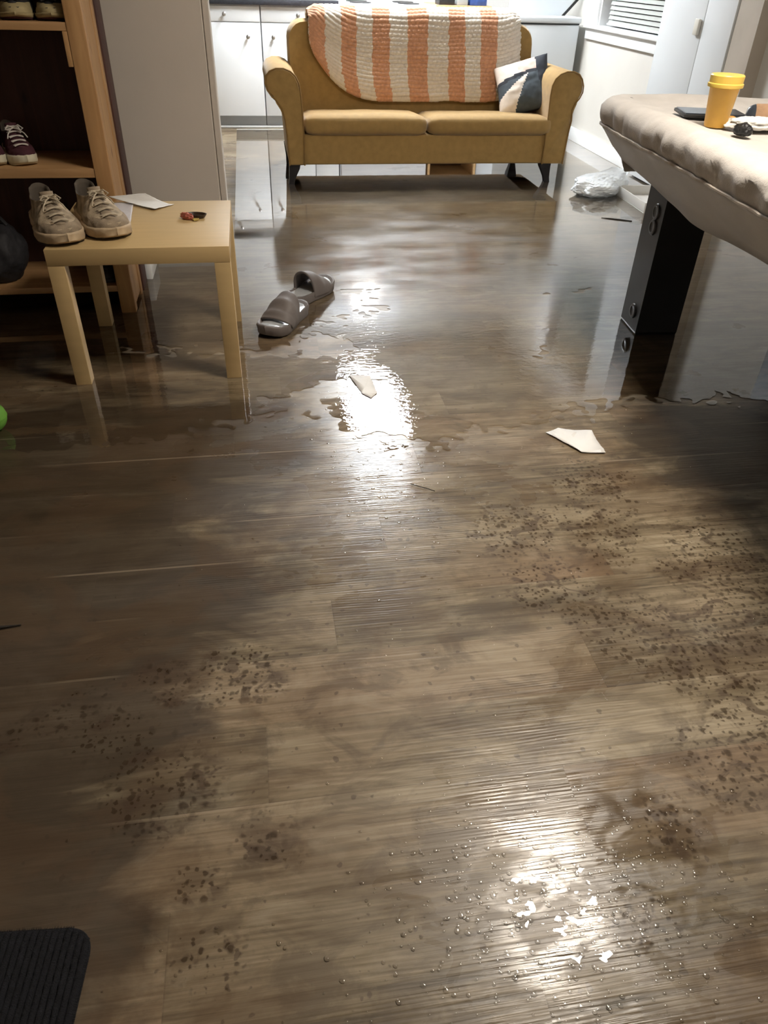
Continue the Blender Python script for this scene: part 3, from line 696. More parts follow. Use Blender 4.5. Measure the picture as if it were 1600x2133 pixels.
def foot_outline(t, n=40):
    """t 0..1 round the foot, toe at +y; unit length 1, unit half-width 1"""
    pass
def sneaker(name, L=.29, W=.052, sole_h=.028, H=.105, mats=('shoe_a', 'shoe_b', 'sole_a', 'lace', 'lining', 'sole_d'), toe_cap=None):
    root = empty(name)
    up, mesh_, sole, lace, lin, outs = [MT[m] for m in mats]
    n = 48
    def half(s):  # half-width along the foot s 0 heel .. 1 toe
        return W * interp(s, [(0, .0), (.03, .42), (.10, .66), (.25, .74), (.42, .72), (.62, .96), (.76, 1.0), (.88, .84), (.96, .52), (1.0, .0)])
    def ring(z, s0, s1, wk, skew=.006):
        pts = []
        for i in range(n):
            a = 2 * PI * i / n
            s = .5 - .5 * math.cos(a); side = 1 if math.sin(a) >= 0 else -1
            hw = half(min(1, max(0, s))) if s0 == 0 and s1 == 1 else None
            ss = lerp(s0, s1, s); 
            # ellipse-like width for shortened rings
            wfull = half(max(.0, min(1, ss)))
            ell = W * .78 * math.sin(a) ** 2 ** .5 if False else 0
            wmax = lerp(half(max(.12, min(.76, ss))), wfull, 1)
            cap = min(1, abs(math.sin(a)) * 1.35) 
            hwid = min(wfull if (s0 == 0 and s1 == 1) else max(wfull, 0), half(max(.12, min(.8, ss)))) * wk * (1 if (s0 == 0 and s1 == 1) else cap)
            pts.append((side * hwid + skew * math.sin(PI * ss), ss * L, z))
        return pts
    # sole with flared midsole
    bm = NB()
    rs = []
    for z, e in ((0, .97), (.006, 1.0)): rs.append([(x * e, lerp(L / 2, y, e), zz + .010 * max(0, (y / L - .82) / .18) ** 2 * (1 if z < .003 else .6)) for x, y, zz in ring(z, 0, 1, 1.06)])
    loft(bm, rs); link('outsole', bm, outs, root, angle=60)
    bm = NB(); rs = []
    for z, e in ((.0065, 1.01), (.012, 1.05), (sole_h * .6, 1.03), (sole_h * .85, 1.045), (sole_h, 1.0)):
        rs.append([(x * e, lerp(L / 2, y, e), zz + .006 * max(0, (y / L - .80) / .2) ** 2 + .010 * max(0, 1 - y / L * 3)) for x, y, zz in ring(z, 0, 1, 1.04)])
    loft(bm, rs); link('midsole', bm, sole, root, angle=60)
    # upper: stacked closed rings, front edge retreats with height
    bm = NB(); rs = []
    prof_ = [(0, 1, 1.0, 0), (.0, .995, 1.0, .12), (.005, .975, .985, .24), (.010, .93, .95, .34), (.012, .86, .90, .45), (.012, .76, .86, .56), (.010, .68, .84, .68), (.006, .615, .82, .80), (.0, .575, .82, .90), (-.004, .555, .82, .97), (-.004, .545, .80, 1.0)]
    for s0, s1, wk, t in prof_:
        r = []
        for i in range(n):
            a = 2 * PI * i / n; c = .5 - .5 * math.cos(a); ss = lerp(s0, s1, c); side = math.sin(a)
            full = half(max(0, min(1, ss)))
            body = half(max(.14, min(.76, ss)))
            el = abs(side) ** (.75)
            k = min(1, t * 2.2)
            hw = lerp(full, min(body * el, body), k) * wk
            z = sole_h - .003 + t * (H - sole_h)
            if t > .6:   # collar dips at the ankle and rises at heel and tongue
                dip = (t - .6) / .4
                z += dip * (.014 * (math.cos(a) ** 2) - .012) + dip * .010 * (1 if c < .2 else 0)
            wr = .0022 * nz(ss * 18, t * 9, side * 3 + 2)
            r.append((math.copysign(hw, side) + .004 * math.sin(PI * ss) + wr, ss * L + wr, z + wr))
        rs.append(r)
    rs2 = [rs[-1]]
    loft(bm, rs, cap0=True, cap1=False)
    u = link('upper', bm, up, root, angle=75)
    # lining going down inside the collar
    bm = NB(); top = rs[-1]; cx = sum(p[0] for p in top) / n; cy = sum(p[1] for p in top) / n
    R2 = [top]
    for k, dz in ((.93, -.002), (.86, -.012), (.84, -.05)): R2.append([(cx + (p[0] - cx) * k, cy + (p[1] - cy) * k, (p[2] + dz) if dz > -.04 else sole_h + .012) for p in top])
    loft(bm, R2, cap0=False, cap1=True); link('lining', bm, lin, root, angle=75)
    # overlays: toe cap, side panels and heel counter as raised shells
    def shell(t0, t1, c0, c1, push, mat, nm, nn=14):
        bm = NB()
        def at(t, c, sd):
            j = t * (len(rs) - 1); i0 = min(int(j), len(rs) - 2); f = j - i0
            a = math.acos(1 - 2 * c) if sd > 0 else 2 * PI - math.acos(1 - 2 * c)
            q = a / (2 * PI) * n; k0 = int(q) % n; g = q - int(q)
            def pk(r): A = Vector(r[k0]); B = Vector(r[(k0 + 1) % n]); return A.lerp(B, g)
            return pk(rs[i0]).lerp(pk(rs[i0 + 1]), f)
        def fn(u, v):
            w0 = u * 2 - 1
            if c1 >= 1: c = 1 - (1 - c0) * abs(w0) ** 1.2; sd = 1 if w0 > 0 else -1
            elif c0 <= 0: c = c1 * abs(w0) ** 1.2; sd = 1 if w0 > 0 else -1
            else: c = lerp(c0, c1, u); sd = 1
            t = lerp(t0, t1, v) if c1 >= 1 or c0 <= 0 else lerp(t0, t1, v)
            p = at(t, min(.9999, max(.0001, c)), sd)
            ctr = Vector((0, p.y * .8 + L * .1, sole_h)); return p + (p - ctr).normalized() * push
        grid(bm, fn, 24, 8); return link(nm, bm, mat, root, angle=80)
    shell(.0, .34, .80, 1, .0016, mesh_ if toe_cap is None else MT[toe_cap], 'toe_cap')
    shell(.02, .75, 0, .16, .0018, mesh_, 'heel_counter')
    # tongue and laces up the front slope
    bm = NB()
    slope = []
    for r in rs[3:]: 
        f = max(r, key=lambda p: p[1]); slope.append(Vector((.004, f[1], f[2])))
    def tg(u, v):
        j = v * (len(slope) - 1); i0 = min(int(j), len(slope) - 2); p = slope[i0].lerp(slope[i0 + 1], j - i0)
        if v > .85: p = p + Vector((0, -.01, .10 * (v - .85)))
        a = (u * 2 - 1); return p + Vector((a * .021, -.004 * a * a * 3, .0045 - .004 * a * a))
    grid(bm, tg, 8, 16); t_ = link('tongue', bm, mesh_, root, angle=80); t_.modifiers.new('t', 'SOLIDIFY').thickness = .005
    bm = NB()
    for k in range(6):
        j = lerp(.5, len(slope) - 1.6, k / 5); i0 = int(j); p = slope[i0].lerp(slope[i0 + 1], j - i0)
        for sg in (1, -1):
            tube(bm, [p + Vector((a * .023, -.004 * a * a + sg * a * .007, .0105 - .005 * a * a)) for a in (-1, -.6, -.2, .2, .6, 1)], .0026, 6)
    p = slope[-3]
    for sg in (1, -1):
        tube(bm, [p + Vector((sg * x, y, z)) for x, y, z in ((0, 0, .012), (.018, .012, .022), (.030, .022, .012), (.020, .020, .006), (0, .002, .012))], .0024, 6)
        tube(bm, [p + Vector((sg * x, y, z)) for x, y, z in ((0, 0, .012), (.014, .022, .010), (.028, .040, -.002), (.034, .05, -.014))], .0022, 6)
    link('laces', bm, lace, root)
    return root
def place_shoe(o, heel, toe, z, pitch=0, roll=0):
    d = Vector((toe[0] - heel[0], toe[1] - heel[1]))
    o.location = (heel[0], heel[1], z); o.rotation_euler = (pitch, roll, math.atan2(d.y, d.x) - PI / 2)
s1 = sneaker('sneaker', L=.325, W=.066, sole_h=.036, H=.108); place_shoe(s1, (-.708, 2.690), (-.578, 2.395), .4505)
tag(s1, 'worn beige sneaker on the birch table, nearer the table left edge', 'shoe', 'worn beige sneakers on the table')
s2 = sneaker('sneaker', L=.325, W=.066, sole_h=.036, H=.108); place_shoe(s2, (-.578, 2.742), (-.442, 2.450), .4505)
tag(s2, 'worn beige sneaker on the birch table, beside the lilac paper', 'shoe', 'worn beige sneakers on the table')

def sheet(name, pts, z, mat, label, cat, lift=None, th=.0006, group=None, n=18, wob=.002):
    """paper: bilinear quad with a lift function"""
    cx = sum(p[0] for p in pts) / 4; cy = sum(p[1] for p in pts) / 4
    P = [Vector((p[0] - cx, p[1] - cy, 0)) for p in pts]
    def fn(u, v):
        p = P[0].lerp(P[1], u).lerp(P[3].lerp(P[2], u), v)
        p.z = (lift(u, v) if lift else 0) + wob * max(0, nz(u * 3, v * 3, cx * 9)) + .0008
        p.x += .002 * nz(u * 9, v * 9, cy); p.y += .002 * nz(u * 9, v * 9, cx + 5)
        return p
    bm = NB(); grid(bm, fn, n, n); o = link(name, bm, mat, angle=180)
    m_ = o.modifiers.new('t', 'SOLIDIFY'); m_.thickness = th; m_.offset = 1
    o.location = (cx, cy, z); return tag(o, label, cat, group)
sheet('paper_sheet', [(-.535, 2.895), (-.445, 2.895), (-.425, 2.62), (-.52, 2.60)], .4502, MT['paper_l'], 'pale lilac printed paper lying flat beside the sneakers', 'paper')
sheet('paper_sheet', [(-.54, 2.945), (-.44, 2.985) if False else (-.36, 2.785), (-.30, 2.865), (-.45, 3.0) if False else (-.40, 2.912)], .4502, MT['paper'], 'white folded paper with a raised edge at the back of the birch table', 'paper', lift=lambda u, v: .028 * max(0, 1 - u * 1.25) ** 1.3 * (.35 + .65 * v) + .006 * (1 - v) * u)
ds = empty('oval_dish', (-.213, 2.693, .4503), rz=R(-14), label='small dark brown oval dish on the birch table', cat='dish')
bm = NB(); lathe(bm, [(0, .002), (.020, 0), (.030, .003), (.037, .013), (.034, .013), (.027, .006), (0, .005)], n=36)
for v in bm.verts: v.co.y *= .62
link('bowl', bm, MT['dish'], ds)
wr = empty('candy_wrapper', (-.243, 2.675, .4503), rz=R(-35), label='crumpled pink and yellow wrapper against the brown dish', cat='wrapper')
bm = NB(); bmesh.ops.create_icosphere(bm, subdivisions=4, radius=1)
for v in bm.verts:
    k = 1 + .35 * nz(v.co.x * 3, v.co.y * 3, v.co.z * 3); v.co = Vector((v.co.x * .026 * k, v.co.y * .012 * k, max(-.009, v.co.z * .012 * k) + .0095))
link('foil', bm, MT['wrap_r'], wr, angle=25)
bm = NB(); prism(bm, [(.018, 0), (.040, .013), (.045, -.001), (.038, -.012)], 'Z', .002, .006); link('tip', bm, MT['wrap_y'], wr)

# ================================================================== BOOKSHELF
SHX = -.522
bs = empty('shoe_shelf', (SHX, 3.0, 0), label='open pine shelf with dark back holding shoes behind the birch table', cat='shelf')
SW = -1.30      # shelf runs to this local x
for yy in (0, .20):
    link('post', bx(-.058 if yy == 0 else -.045, yy, 0, 0, yy + (.045 if yy == 0 else .05), 1.75, bev=.004), MT['pine'], bs)
link('side_panel', bx(-.022, .046, .02, -.004, .199, 1.75), MT['pine'], bs, smooth=False)
link('side_backing', bx(-.03, .252, 0, .006, .370, 1.75, bev=.002), MT['maroon'], bs)
for yy in (0, .20):
    link('post', bx(SW - .045, yy, 0, SW, yy + .045, 1.75, bev=.004), MT['pine'], bs)
link('back_panel', bx(SW, .335, .02, -.031, .345, 1.75), MT['maroon'], bs, smooth=False)
for z0, z1 in ((.088, .112), (.512, .543), (.962, .986), (1.42, 1.445)):
    link('shelf', bx(SW - .02, .004, z0, -.023 if z0 < .9 else -.023, .33, z1, bev=.002), MT['pineX'], bs)
link('shelf_rail', bx(-.075, .002, .86, -.0585, .04, .9615, bev=.002), MT['pine'], bs)
maro = ('maroon_s', 'maroon_s', 'rubber_w', 'lace_w', 'lining', 'rubber_w')
a = sneaker('sneaker', L=.27, W=.047, sole_h=.034, H=.105, mats=maro); place_shoe(a, (-.925, 3.29), (-.815, 3.052), .5435)
tag(a, 'maroon sneaker with white laces and cream sole on the pine shelf', 'shoe', 'maroon sneakers on the middle shelf')
a = sneaker('sneaker', L=.27, W=.047, sole_h=.034, H=.105, mats=maro); place_shoe(a, (-1.03, 3.28), (-.920, 3.045), .5435)
tag(a, 'maroon and cream sneaker cut off by the left frame edge', 'shoe', 'maroon sneakers on the middle shelf')
dk = ('dark_s', 'dark_s', 'toe_y', 'dark_s', 'lining', 'maroon_s')
a = sneaker('sneaker', L=.27, W=.052, sole_h=.020, H=.10, mats=dk, toe_cap='toe_y'); place_shoe(a, (-.640, 3.29), (-.622, 3.025), .9865)
tag(a, 'dark shoe with ochre toe on the top shelf beside the post', 'shoe', 'ochre toed shoes on the top shelf')
a = sneaker('sneaker', L=.27, W=.052, sole_h=.020, H=.10, mats=dk, toe_cap='toe_y'); place_shoe(a, (-.755, 3.29), (-.735, 3.025), .9865)
tag(a, 'dark shoe with ochre toe on the top shelf, farther from the post', 'shoe', 'ochre toed shoes on the top shelf')
blk = ('dark_s', 'dark_s', 'dark_s', 'dark_s', 'lining', 'dark_s')
a = sneaker('sneaker', L=.27, W=.047, sole_h=.024, H=.10, mats=blk); place_shoe(a, (-.67, 3.27), (-.625, 3.02), .1125)
tag(a, 'black shoe with a glint on the lowest shelf under the table', 'shoe')
bm = NB(); bmesh.ops.create_icosphere(bm, subdivisions=5, radius=1)
for v in bm.verts:
    k = 1 + .10 * nz(v.co.x * 2, v.co.y * 2, v.co.z * 2) + .03 * nz(v.co.x * 7, v.co.y * 7, v.co.z * 7)
    v.co = Vector((v.co.x * .10 * k, v.co.y * .11 * k, max(-.10, v.co.z * .115 * k) + .10))
bg = empty('black_bag', (-1.02, 3.13, .1125), label='black rounded bag on the lowest pine shelf at the left edge', cat='bag')
link('bag_body', bm, MT['dark_s'], bg, angle=180)
bm = NB(); tube(bm, [(-.05 + .1 * t, 0, .205 + .05 * math.sin(PI * t)) for t in [i / 12 for i in range(13)]], .008, 8); link('strap', bm, MT['dark_s'], bg)

# ================================================================== SLIDES
def slide(label, heel, toe, z=.003, lean=0):
    root = empty('slide_sandal', label=label, cat='sandal', group='grey slide sandals')
    L = .315; W = .064
    def half(s): return W * interp(s, [(0, 0), (.03, .45), (.12, .74), (.35, .76), (.6, .94), (.78, 1.0), (.90, .82), (.97, .5), (1, 0)])
    n = 48
    def ring(z, e, zf=None):
        r = []
        for i in range(n):
            a = 2 * PI * i / n; s = .5 - .5 * math.cos(a); sd = 1 if math.sin(a) >= 0 else -1
            hw = half(s) * e
            zz = z + (.012 * max(0, (s - .8) / .2) ** 2) + (.008 * max(0, 1 - s / .3) if z > .02 else 0)
            r.append((sd * hw, lerp(L / 2, s * L, e), zz))
        return r
    bm = NB(); loft(bm, [ring(0, .95), ring(.004, .99), ring(.020, 1.0), ring(.036, 1.03), ring(.041, 1.0), ring(.040, .93), ring(.034, .88)], cap1=True)
    link('sole', bm, MT['slide'], root, angle=60)
    bm = NB(); loft(bm, [ring(.0345, .86), ring(.0355, .80)]); link('footbed', bm, MT['footbed'], root, angle=60)
    # band: thick arch open at the toe
    def fn(u, v):
        s = lerp(.33, .79, v); a = (u * 2 - 1); ang = a * PI / 2
        hw = half(s) * 1.02 + .004
        hgt = interp(v, [(0, .122), (.35, .110), (.75, .080), (1, .060)])
        # front and rear edges swept back at the sides
        sy = s * L - (.055 * abs(a) ** 2 * (1 - v)) * -1 * 0 + (.05 * (1 - abs(a) ** 1.6) * 0) - .045 * (1 - v) * (1 - abs(a) ** 2) * -.2
        z = .016 + (hgt - .016) * math.cos(ang) ** .55 if abs(a) < 1 else .016
        return Vector((hw * math.sin(ang) * 1.0, sy - (.030 * abs(a) ** 3) * v + .02 * abs(a) ** 3 * (1 - v), z))
    bm = NB(); grid(bm, fn, 36, 20); b = link('strap_band', bm, MT['slide'], root, angle=60)
    m_ = b.modifiers.new('t', 'SOLIDIFY'); m_.thickness = .009; m_.offset = -1
    m2 = b.modifiers.new('b', 'BEVEL'); m2.width = .003; m2.segments = 2
    d = Vector((toe[0] - heel[0], toe[1] - heel[1]))
    root.location = (heel[0], heel[1], z); root.rotation_euler = (0, lean, math.atan2(d.y, d.x) - PI / 2)
    return root
slide('grey slide sandal pointing towards the birch table, nearer one', (.148, 2.955), (.005, 2.705))
slide('grey slide sandal pointing towards the sofa, farther one', (.095, 2.985), (.272, 3.225))

# ================================================================== POOL TABLE with cover
PT = empty('pool_table', (1.00, 2.517, 0), rz=R(-4.5), label='black legged pool table under the beige cover', cat='pool table')
TW, TL = 1.29, 2.35      # cover width / length; local origin near far left rim
# local frame: x to the right, y away; far edge y=FY
FY = .40; NY = FY - TL; LX = .235
def to_local(x, y):
    c, s = math.cos(R(4.5)), math.sin(R(4.5)); dx, dy = x - 1.00, y - 2.517
    return dx * c - dy * s, dx * s + dy * c
link('cabinet', bx(LX + .20, NY + .20, .575, LX + TW - .20, FY - .20, .70, bev=.006), MT['blackwood'], PT)
link('table_bed', bx(LX + .06, NY + .06, .701, LX + TW - .06, FY - .06, .775, bev=.006), MT['blackwood'], PT)
lx0, ly0 = to_local(1.545, 2.665)
for (px, py) in ((lx0, ly0), (LX + TW - (lx0 - LX), ly0), (lx0, NY + (FY - ly0)), (LX + TW - (lx0 - LX), NY + (FY - ly0))):
    bm = NB(); rs = []
    for z, h in ((0, .082), (.01, .085), (.574, .085)): rs.append([(px + a * h, py + b * h, z) for a, b in ((-1, -1), (1, -1), (1, 1), (-1, 1))])
    loft(bm, rs); lg = link('leg', bm, MT['blackwood'], PT, smooth=False)
    for zc in (.075, .40, .455):
        bm = NB(); lathe(bm, [(0, .004), (.016, .004), (.020, .007), (.027, .006), (.030, 0)], n=24)
        bmesh.ops.rotate(bm, verts=bm.verts, cent=(0, 0, 0), matrix=Matrix.Rotation(-PI / 2, 3, 'Y'))
        bmesh.ops.translate(bm, verts=bm.verts, vec=(px - .0845, py - .02, zc)); link('bolt_cap', bm, MT['blackrim'], lg)

CV = empty('table_cover', (1.00, 2.517, 0), rz=R(-4.5), label='beige fabric cover with puffy rim and hanging skirt over the pool table', cat='cover')
def rrect(cr, d, n_side=110, n_c=10):
    """rounded rectangle loop offset outward by d; returns list of (x,y, param, nx, ny)"""
    x0, x1, y0, y1 = LX, LX + TW, NY, FY; out = []
    cs = [((x0 + cr, y1 - cr), PI / 2, PI), ((x0 + cr, y0 + cr), PI, 3 * PI / 2), ((x1 - cr, y0 + cr), 3 * PI / 2, 2 * PI), ((x1 - cr, y1 - cr), 0, PI / 2)]
    for k, ((cx, cy), a0, a1) in enumerate(cs):
        for i in range(n_c + 1):
            a = lerp(a0, a1, i / n_c); out.append((cx + cr * math.cos(a), cy + cr * math.sin(a), math.cos(a), math.sin(a)))
        nxt = cs[(k + 1) % 4]; a = nxt[1]; e = (nxt[0][0] + cr * math.cos(a), nxt[0][1] + cr * math.sin(a)); s = out[-1][:2]
        for i in range(1, n_side): out.append((lerp(s[0], e[0], i / n_side), lerp(s[1], e[1], i / n_side), math.cos(a), math.sin(a)))
    return out
base_loop = rrect(.09, 0)
def cring(d, z, wob, wf, zw=0):
    r = []
    for i, (x, y, nx, ny) in enumerate(base_loop):
        w_ = wob * (nz(x * wf, y * wf, z * 4) + .5 * nz(x * wf * 2.7, y * wf * 2.7, z * 6 + 3))
        zz = z + zw * nz(x * 3 + 4, y * 3, 7)
        r.append((x + nx * (d + w_), y + ny * (d + w_), zz))
    return r
bm = NB()
rs = [cring(-.42, .792, 0, 1), cring(-.24, .792, .004, 3, .004), cring(-.13, .795, .01, 4, .006), cring(-.09, .803, .012, 6, .008), cring(-.06, .809, .012, 9, .010), cring(-.035, .811, .010, 11, .010), cring(-.012, .805, .013, 12, .010), cring(.004, .794, .012, 12, .008), cring(.014, .780, .013, 13, .006), cring(.017, .766, .013, 14), cring(.016, .752, .012, 14), cring(.012, .738, .010, 14), cring(.004, .722, .010, 12)]
loft(bm, rs, cap0=True, cap1=False); link('top_panel', bm, MT['cover'], CV, angle=180)
bm = NB(); tube(bm, cring(.010, .720, .010, 12), .0045, 6, closed=True); link('seam_cord', bm, MT['seam'], CV)
def hem(d, z, wob, wf):
    r = []
    for (x, y, nx, ny) in base_loop:
        w_ = wob * nz(x * wf, y * wf, z * 3)
        t = (y - NY) / (FY - NY)
        zz = z
        if z < .60: zz = z + .030 * max(0, 1 - abs(t - 1) * 5) + .012 * math.sin(t * 16)
        r.append((x + nx * (d + w_), y + ny * (d + w_), zz))
    return r
bm = NB(); loft(bm, [hem(.007, .719, .010, 12), hem(-.005, .70, .008, 8), hem(-.045, .65, .012, 5), hem(-.095, .60, .016, 4), hem(-.140, .548, .020, 4)], cap0=False, cap1=False)
sk = link('skirt', bm, MT['skirt'], CV, angle=180); sk.modifiers.new('t', 'SOLIDIFY').thickness = .003

# things on the cover
cup = empty('lidded_cup', (1.372, 2.275, .800), label='tall yellow plastic cup with a bright yellow lid on the covered pool table', cat='cup')
bm = NB(); lathe(bm, [(0, 0), (.030, 0), (.032, .003), (.041, .100), (.043, .102), (.043, .107), (.0, .107)], n=40); link('cup_body', bm, MT['yel'], cup)
bm = NB(); lathe(bm, [(.041, .104), (.049, .104), (.050, .108), (.050, .113), (.047, .115), (.0475, .133), (.045, .136), (.030, .134), (0, .134)], n=40); link('lid', bm, MT['yel_lid'], cup)
tbm = empty('tablet', (1.455, 2.455, .803), rz=R(-14), label='thin dark slate tablet lying behind the yellow cup', cat='tablet')
link('case', bx(-.10, -.07, 0, .10, .07, .010, bev=.003), MT['black'], tbm)
link('screen', bx(-.094, -.064, .0101, .094, .064, .0125), MT['tablet'], tbm, smooth=False)
bm = NB(); bmesh.ops.create_icosphere(bm, subdivisions=3, radius=1)
for v in bm.verts: v.co = Vector((v.co.x * .038, v.co.y * .020, max(-.8, v.co.z) * .010 + .008)) * (1 + .15 * nz(v.co.x * 2, v.co.y * 2, v.co.z * 2))
o = link('orange_trinket', bm, MT['orange']); o.location = (1.450, 2.345, .800); o.rotation_euler = (0, 0, .2); tag(o, 'small orange item lying just behind the yellow cup', 'trinket')
# tan slipper
sp = empty('tan_slipper', (1.505, 2.330, .803), rz=R(-20), label='tan suede slipper with a dark blue tip on the pool table cover', cat='slipper')
bm = NB(); rs = []
for s, hw, h in ((0, .004, .02), (.02, .024, .040), (.08, .036, .050), (.30, .044, .052), (.60, .048, .046), (.85, .036, .032), (1.0, .010, .018)):
    rs.append([(s * .25, hw * math.cos(a), .002 + (h * math.sin(a) if math.sin(a) > 0 else 0)) for a in [2 * PI * i / 24 for i in range(24)]])
loft(bm, rs); link('upper', bm, MT['tan'], sp, angle=60)
bm = NB(); rs = []
for s, hw, h in ((-.03, .004, .02), (-.01, .025, .040), (.03, .0345, .0465), (.06, .0375, .0495)):
    rs.append([(s * .25, hw * math.cos(a), .0015 + (h * math.sin(a) if math.sin(a) > 0 else 0)) for a in [2 * PI * i / 24 for i in range(24)]])
loft(bm, rs); link('heel_band', bm, MT['tablet'], sp, angle=60)
def crumple(name, loc, sx, sy, sz, mat, label, cat, seed=0, amp=.35, f=2.2):
    bm = NB(); bmesh.ops.create_icosphere(bm, subdivisions=5, radius=1)
    for v in bm.verts:
        c = v.co
        k = 1 + amp * nz(c.x * f + seed, c.y * f, c.z * f) + amp * .6 * abs(nz(c.x * f * 2.3, c.y * f * 2.3 + seed, c.z * f * 2.3)) + .04 * nz(c.x * 14, c.y * 14, c.z * 14 + seed)
        v.co = Vector((c.x * sx * k, c.y * sy * k, max(-.72, c.z * k) * sz + .72 * sz))
    o = link(name, bm, mat, angle=180); o.location = loc; return tag(o, label, cat)
crumple('white_cloth', (1.475, 2.235, .802), .085, .055, .016, MT['cloth_w'], 'crumpled white cloth between the cup and the tan slipper', 'cloth', 3)
crumple('black_pouch', (1.372, 2.125, .802), .022, .030, .018, MT['black'], 'small black pouch near the rim of the pool table cover', 'pouch', 8, .2)

# ================================================================== THINGS ON THE FLOOR
# plastic bag
bm = NB(); bmesh.ops.create_icosphere(bm, subdivisions=6, radius=1)
for v in bm.verts:
    c = v.co.copy()
    k = 1 + .16 * nz(c.x * 2, c.y * 2, c.z * 2) + .10 * abs(nz(c.x * 5, c.y * 5, c.z * 5)) + .03 * nz(c.x * 16, c.y * 16, c.z * 16)
    x = c.x * .215 * k; y = c.y * .125 * k * (1 - .25 * c.x); z = max(-.75, c.z * k) * .072 + .054 + .045 * max(0, c.x) ** 1.5 * max(0, c.z + .3)
    v.co = Vector((x, y, z))
bgp = empty('plastic_bag', (2.215, 4.80, .001), rz=R(28), label='crumpled white plastic bag on the floor beyond the pool table', cat='bag')
link('bag', bm, MT['bag'], bgp, angle=180)
bm = NB()
def hnd(u, v):
    a = u * 2 - 1; return Vector((.17 + .10 * v, a * .05 * (1 - .5 * v) + .02 * v, .085 + .045 * v + .01 * nz(u * 4, v * 4, 2)))
grid(bm, hnd, 12, 10); h_ = link('gathered_top', bm, MT['bag'], bgp, angle=180); h_.modifiers.new('t', 'SOLIDIFY').thickness = .002
# white low tray
tr = empty('low_tray', (2.42, 4.52, 0), rz=R(-2), label='low white open tray on the floor behind the black pool table leg', cat='tray')
link('bottom', bx(-.13, -.22, .003, .13, .22, .008), MT['tray'], tr, smooth=False)
for a in ((-.13, -.22, -.122, .22), (.122, -.22, .13, .22), (-.1215, -.22, .1215, -.212), (-.1215, .212, .1215, .22)):
    link('side_wall', bx(a[0], a[1], .0085, a[2], a[3], .062, bev=.002), MT['tray'], tr)
def flat_poly(name, pts, z, th, mat, label, cat, curl=0, seed=0):
    cx = sum(p[0] for p in pts) / len(pts); cy = sum(p[1] for p in pts) / len(pts)
    bm = NB(); f = bm.faces.new([bm.verts.new((p[0] - cx, p[1] - cy, 0)) for p in pts])
    bmesh.ops.triangulate(bm, faces=bm.faces[:])
    for _ in range(4): bmesh.ops.subdivide_edges(bm, edges=bm.edges[:], cuts=1)
    for v in bm.verts:
        v.co.z = .001 + curl * (.5 + nz(v.co.x * 14 + seed, v.co.y * 14, 2)) * min(1, (v.co.length / .06) ** 2)
        v.co.x += .002 * nz(v.co.x * 60, v.co.y * 60, seed)
    o = link(name, bm, mat, angle=180); m_ = o.modifiers.new('t', 'SOLIDIFY'); m_.thickness = th; m_.offset = 1
    o.location = (cx, cy, z); return tag(o, label, cat)
flat_poly('paper_scrap', [(.839, 1.884), (.868, 1.893), (.885, 1.903), (.985, 1.872), (.980, 1.745), (.908, 1.757)], .0012, .0005, MT['paper'], 'white torn paper scrap on the wet floor in front of the pool table', 'paper', .006)
flat_poly('paper_scrap', [(.272, 2.345), (.345, 2.330), (.352, 2.20), (.325, 2.165), (.300, 2.20)], .0030, .0004, MT['paper'], 'soaked white paper scrap at the edge of the bright reflection', 'paper', .001, 4)
bm = NB(); tube(bm, [(1.985, 4.228, .004), (2.03, 4.205, .0045), (2.09, 4.175, .004), (2.14, 4.147, .0035)], [.0015, .003, .004, .003], 6); tag(link('twig', bm, MT['twig']), 'dark thin strip on the wet floor left of the pool table leg', 'twig')
bm = NB(); tube(bm, [(-.68, 1.215, .004), (-.62, 1.221, .005), (-.572, 1.226, .003)], [.004, .004, .0015], 6); tag(link('twig', bm, MT['twig']), 'dark thin strip on the floor at the left frame edge', 'twig')
bm = NB(); tube(bm, [(.365, 1.655, .003), (.385, 1.640, .003), (.405, 1.628, .003), (.425, 1.612, .003)], .0012, 6); tag(link('twig', bm, MT['twig']), 'tiny dark fibre below the bright reflection in mid floor', 'twig')
# green ball
gb = empty('green_ball', (-.842, 2.085, .001), label='green rubber ball peeking in at the left edge', cat='ball')
bm = NB(); lathe(bm, [(0, 0)] + [(.048 * math.sin(a), .048 - .048 * math.cos(a)) for a in [PI * i / 20 for i in range(1, 20)]] + [(0, .096)], n=36); link('shell', bm, MT['green'], gb, angle=180)
bm = NB(); tube(bm, [(.0483 * math.cos(a), .0483 * math.sin(a), .048) for a in [2 * PI * i / 48 for i in range(48)]], .0012, 6, closed=True); link('seam_ring', bm, MT['green'], gb)
# door mat
dm = empty('door_mat', (-.318, .562, 0), rz=R(-5), label='black ribbed door mat with rounded corner at the lower left', cat='mat')
bm = NB(); poly = []
Wm, Hm, cr = .75, .48, .035
for (cx, cy, a0) in ((-cr, -cr, 0), (-Wm + cr, -cr, PI / 2), (-Wm + cr, -Hm + cr, PI), (-cr, -Hm + cr, 3 * PI / 2)):
    for i in range(9): a = a0 + PI / 2 * i / 8; poly.append((cx + cr * math.cos(a), cy + cr * math.sin(a)))
prism(bm, poly, 'Z', .0005, .006, bev=.002); link('backing', bm, MT['mat'], dm)
bm = NB()
k = 0; x = -.008
while x > -Wm + .01:
    d = max(0, cr - min(-x, Wm + x)); ins = cr - math.sqrt(max(0, cr * cr - d * d))
    def rib(u, v, x=x, ins=ins):
        a = u * PI; return Vector((x + .0042 * math.cos(a) + .001 * nz(v * 60, x * 90, 1), lerp(-ins - .004, -Hm + ins + .004, v), .0058 + .0055 * math.sin(a) * (1 + .35 * nz(x * 200, v * 160, 5))))
    grid(bm, rib, 5, 120); x -= .0098
link('ribbed_pile', bm, MT['mat'], dm, angle=180)
bm = NB()
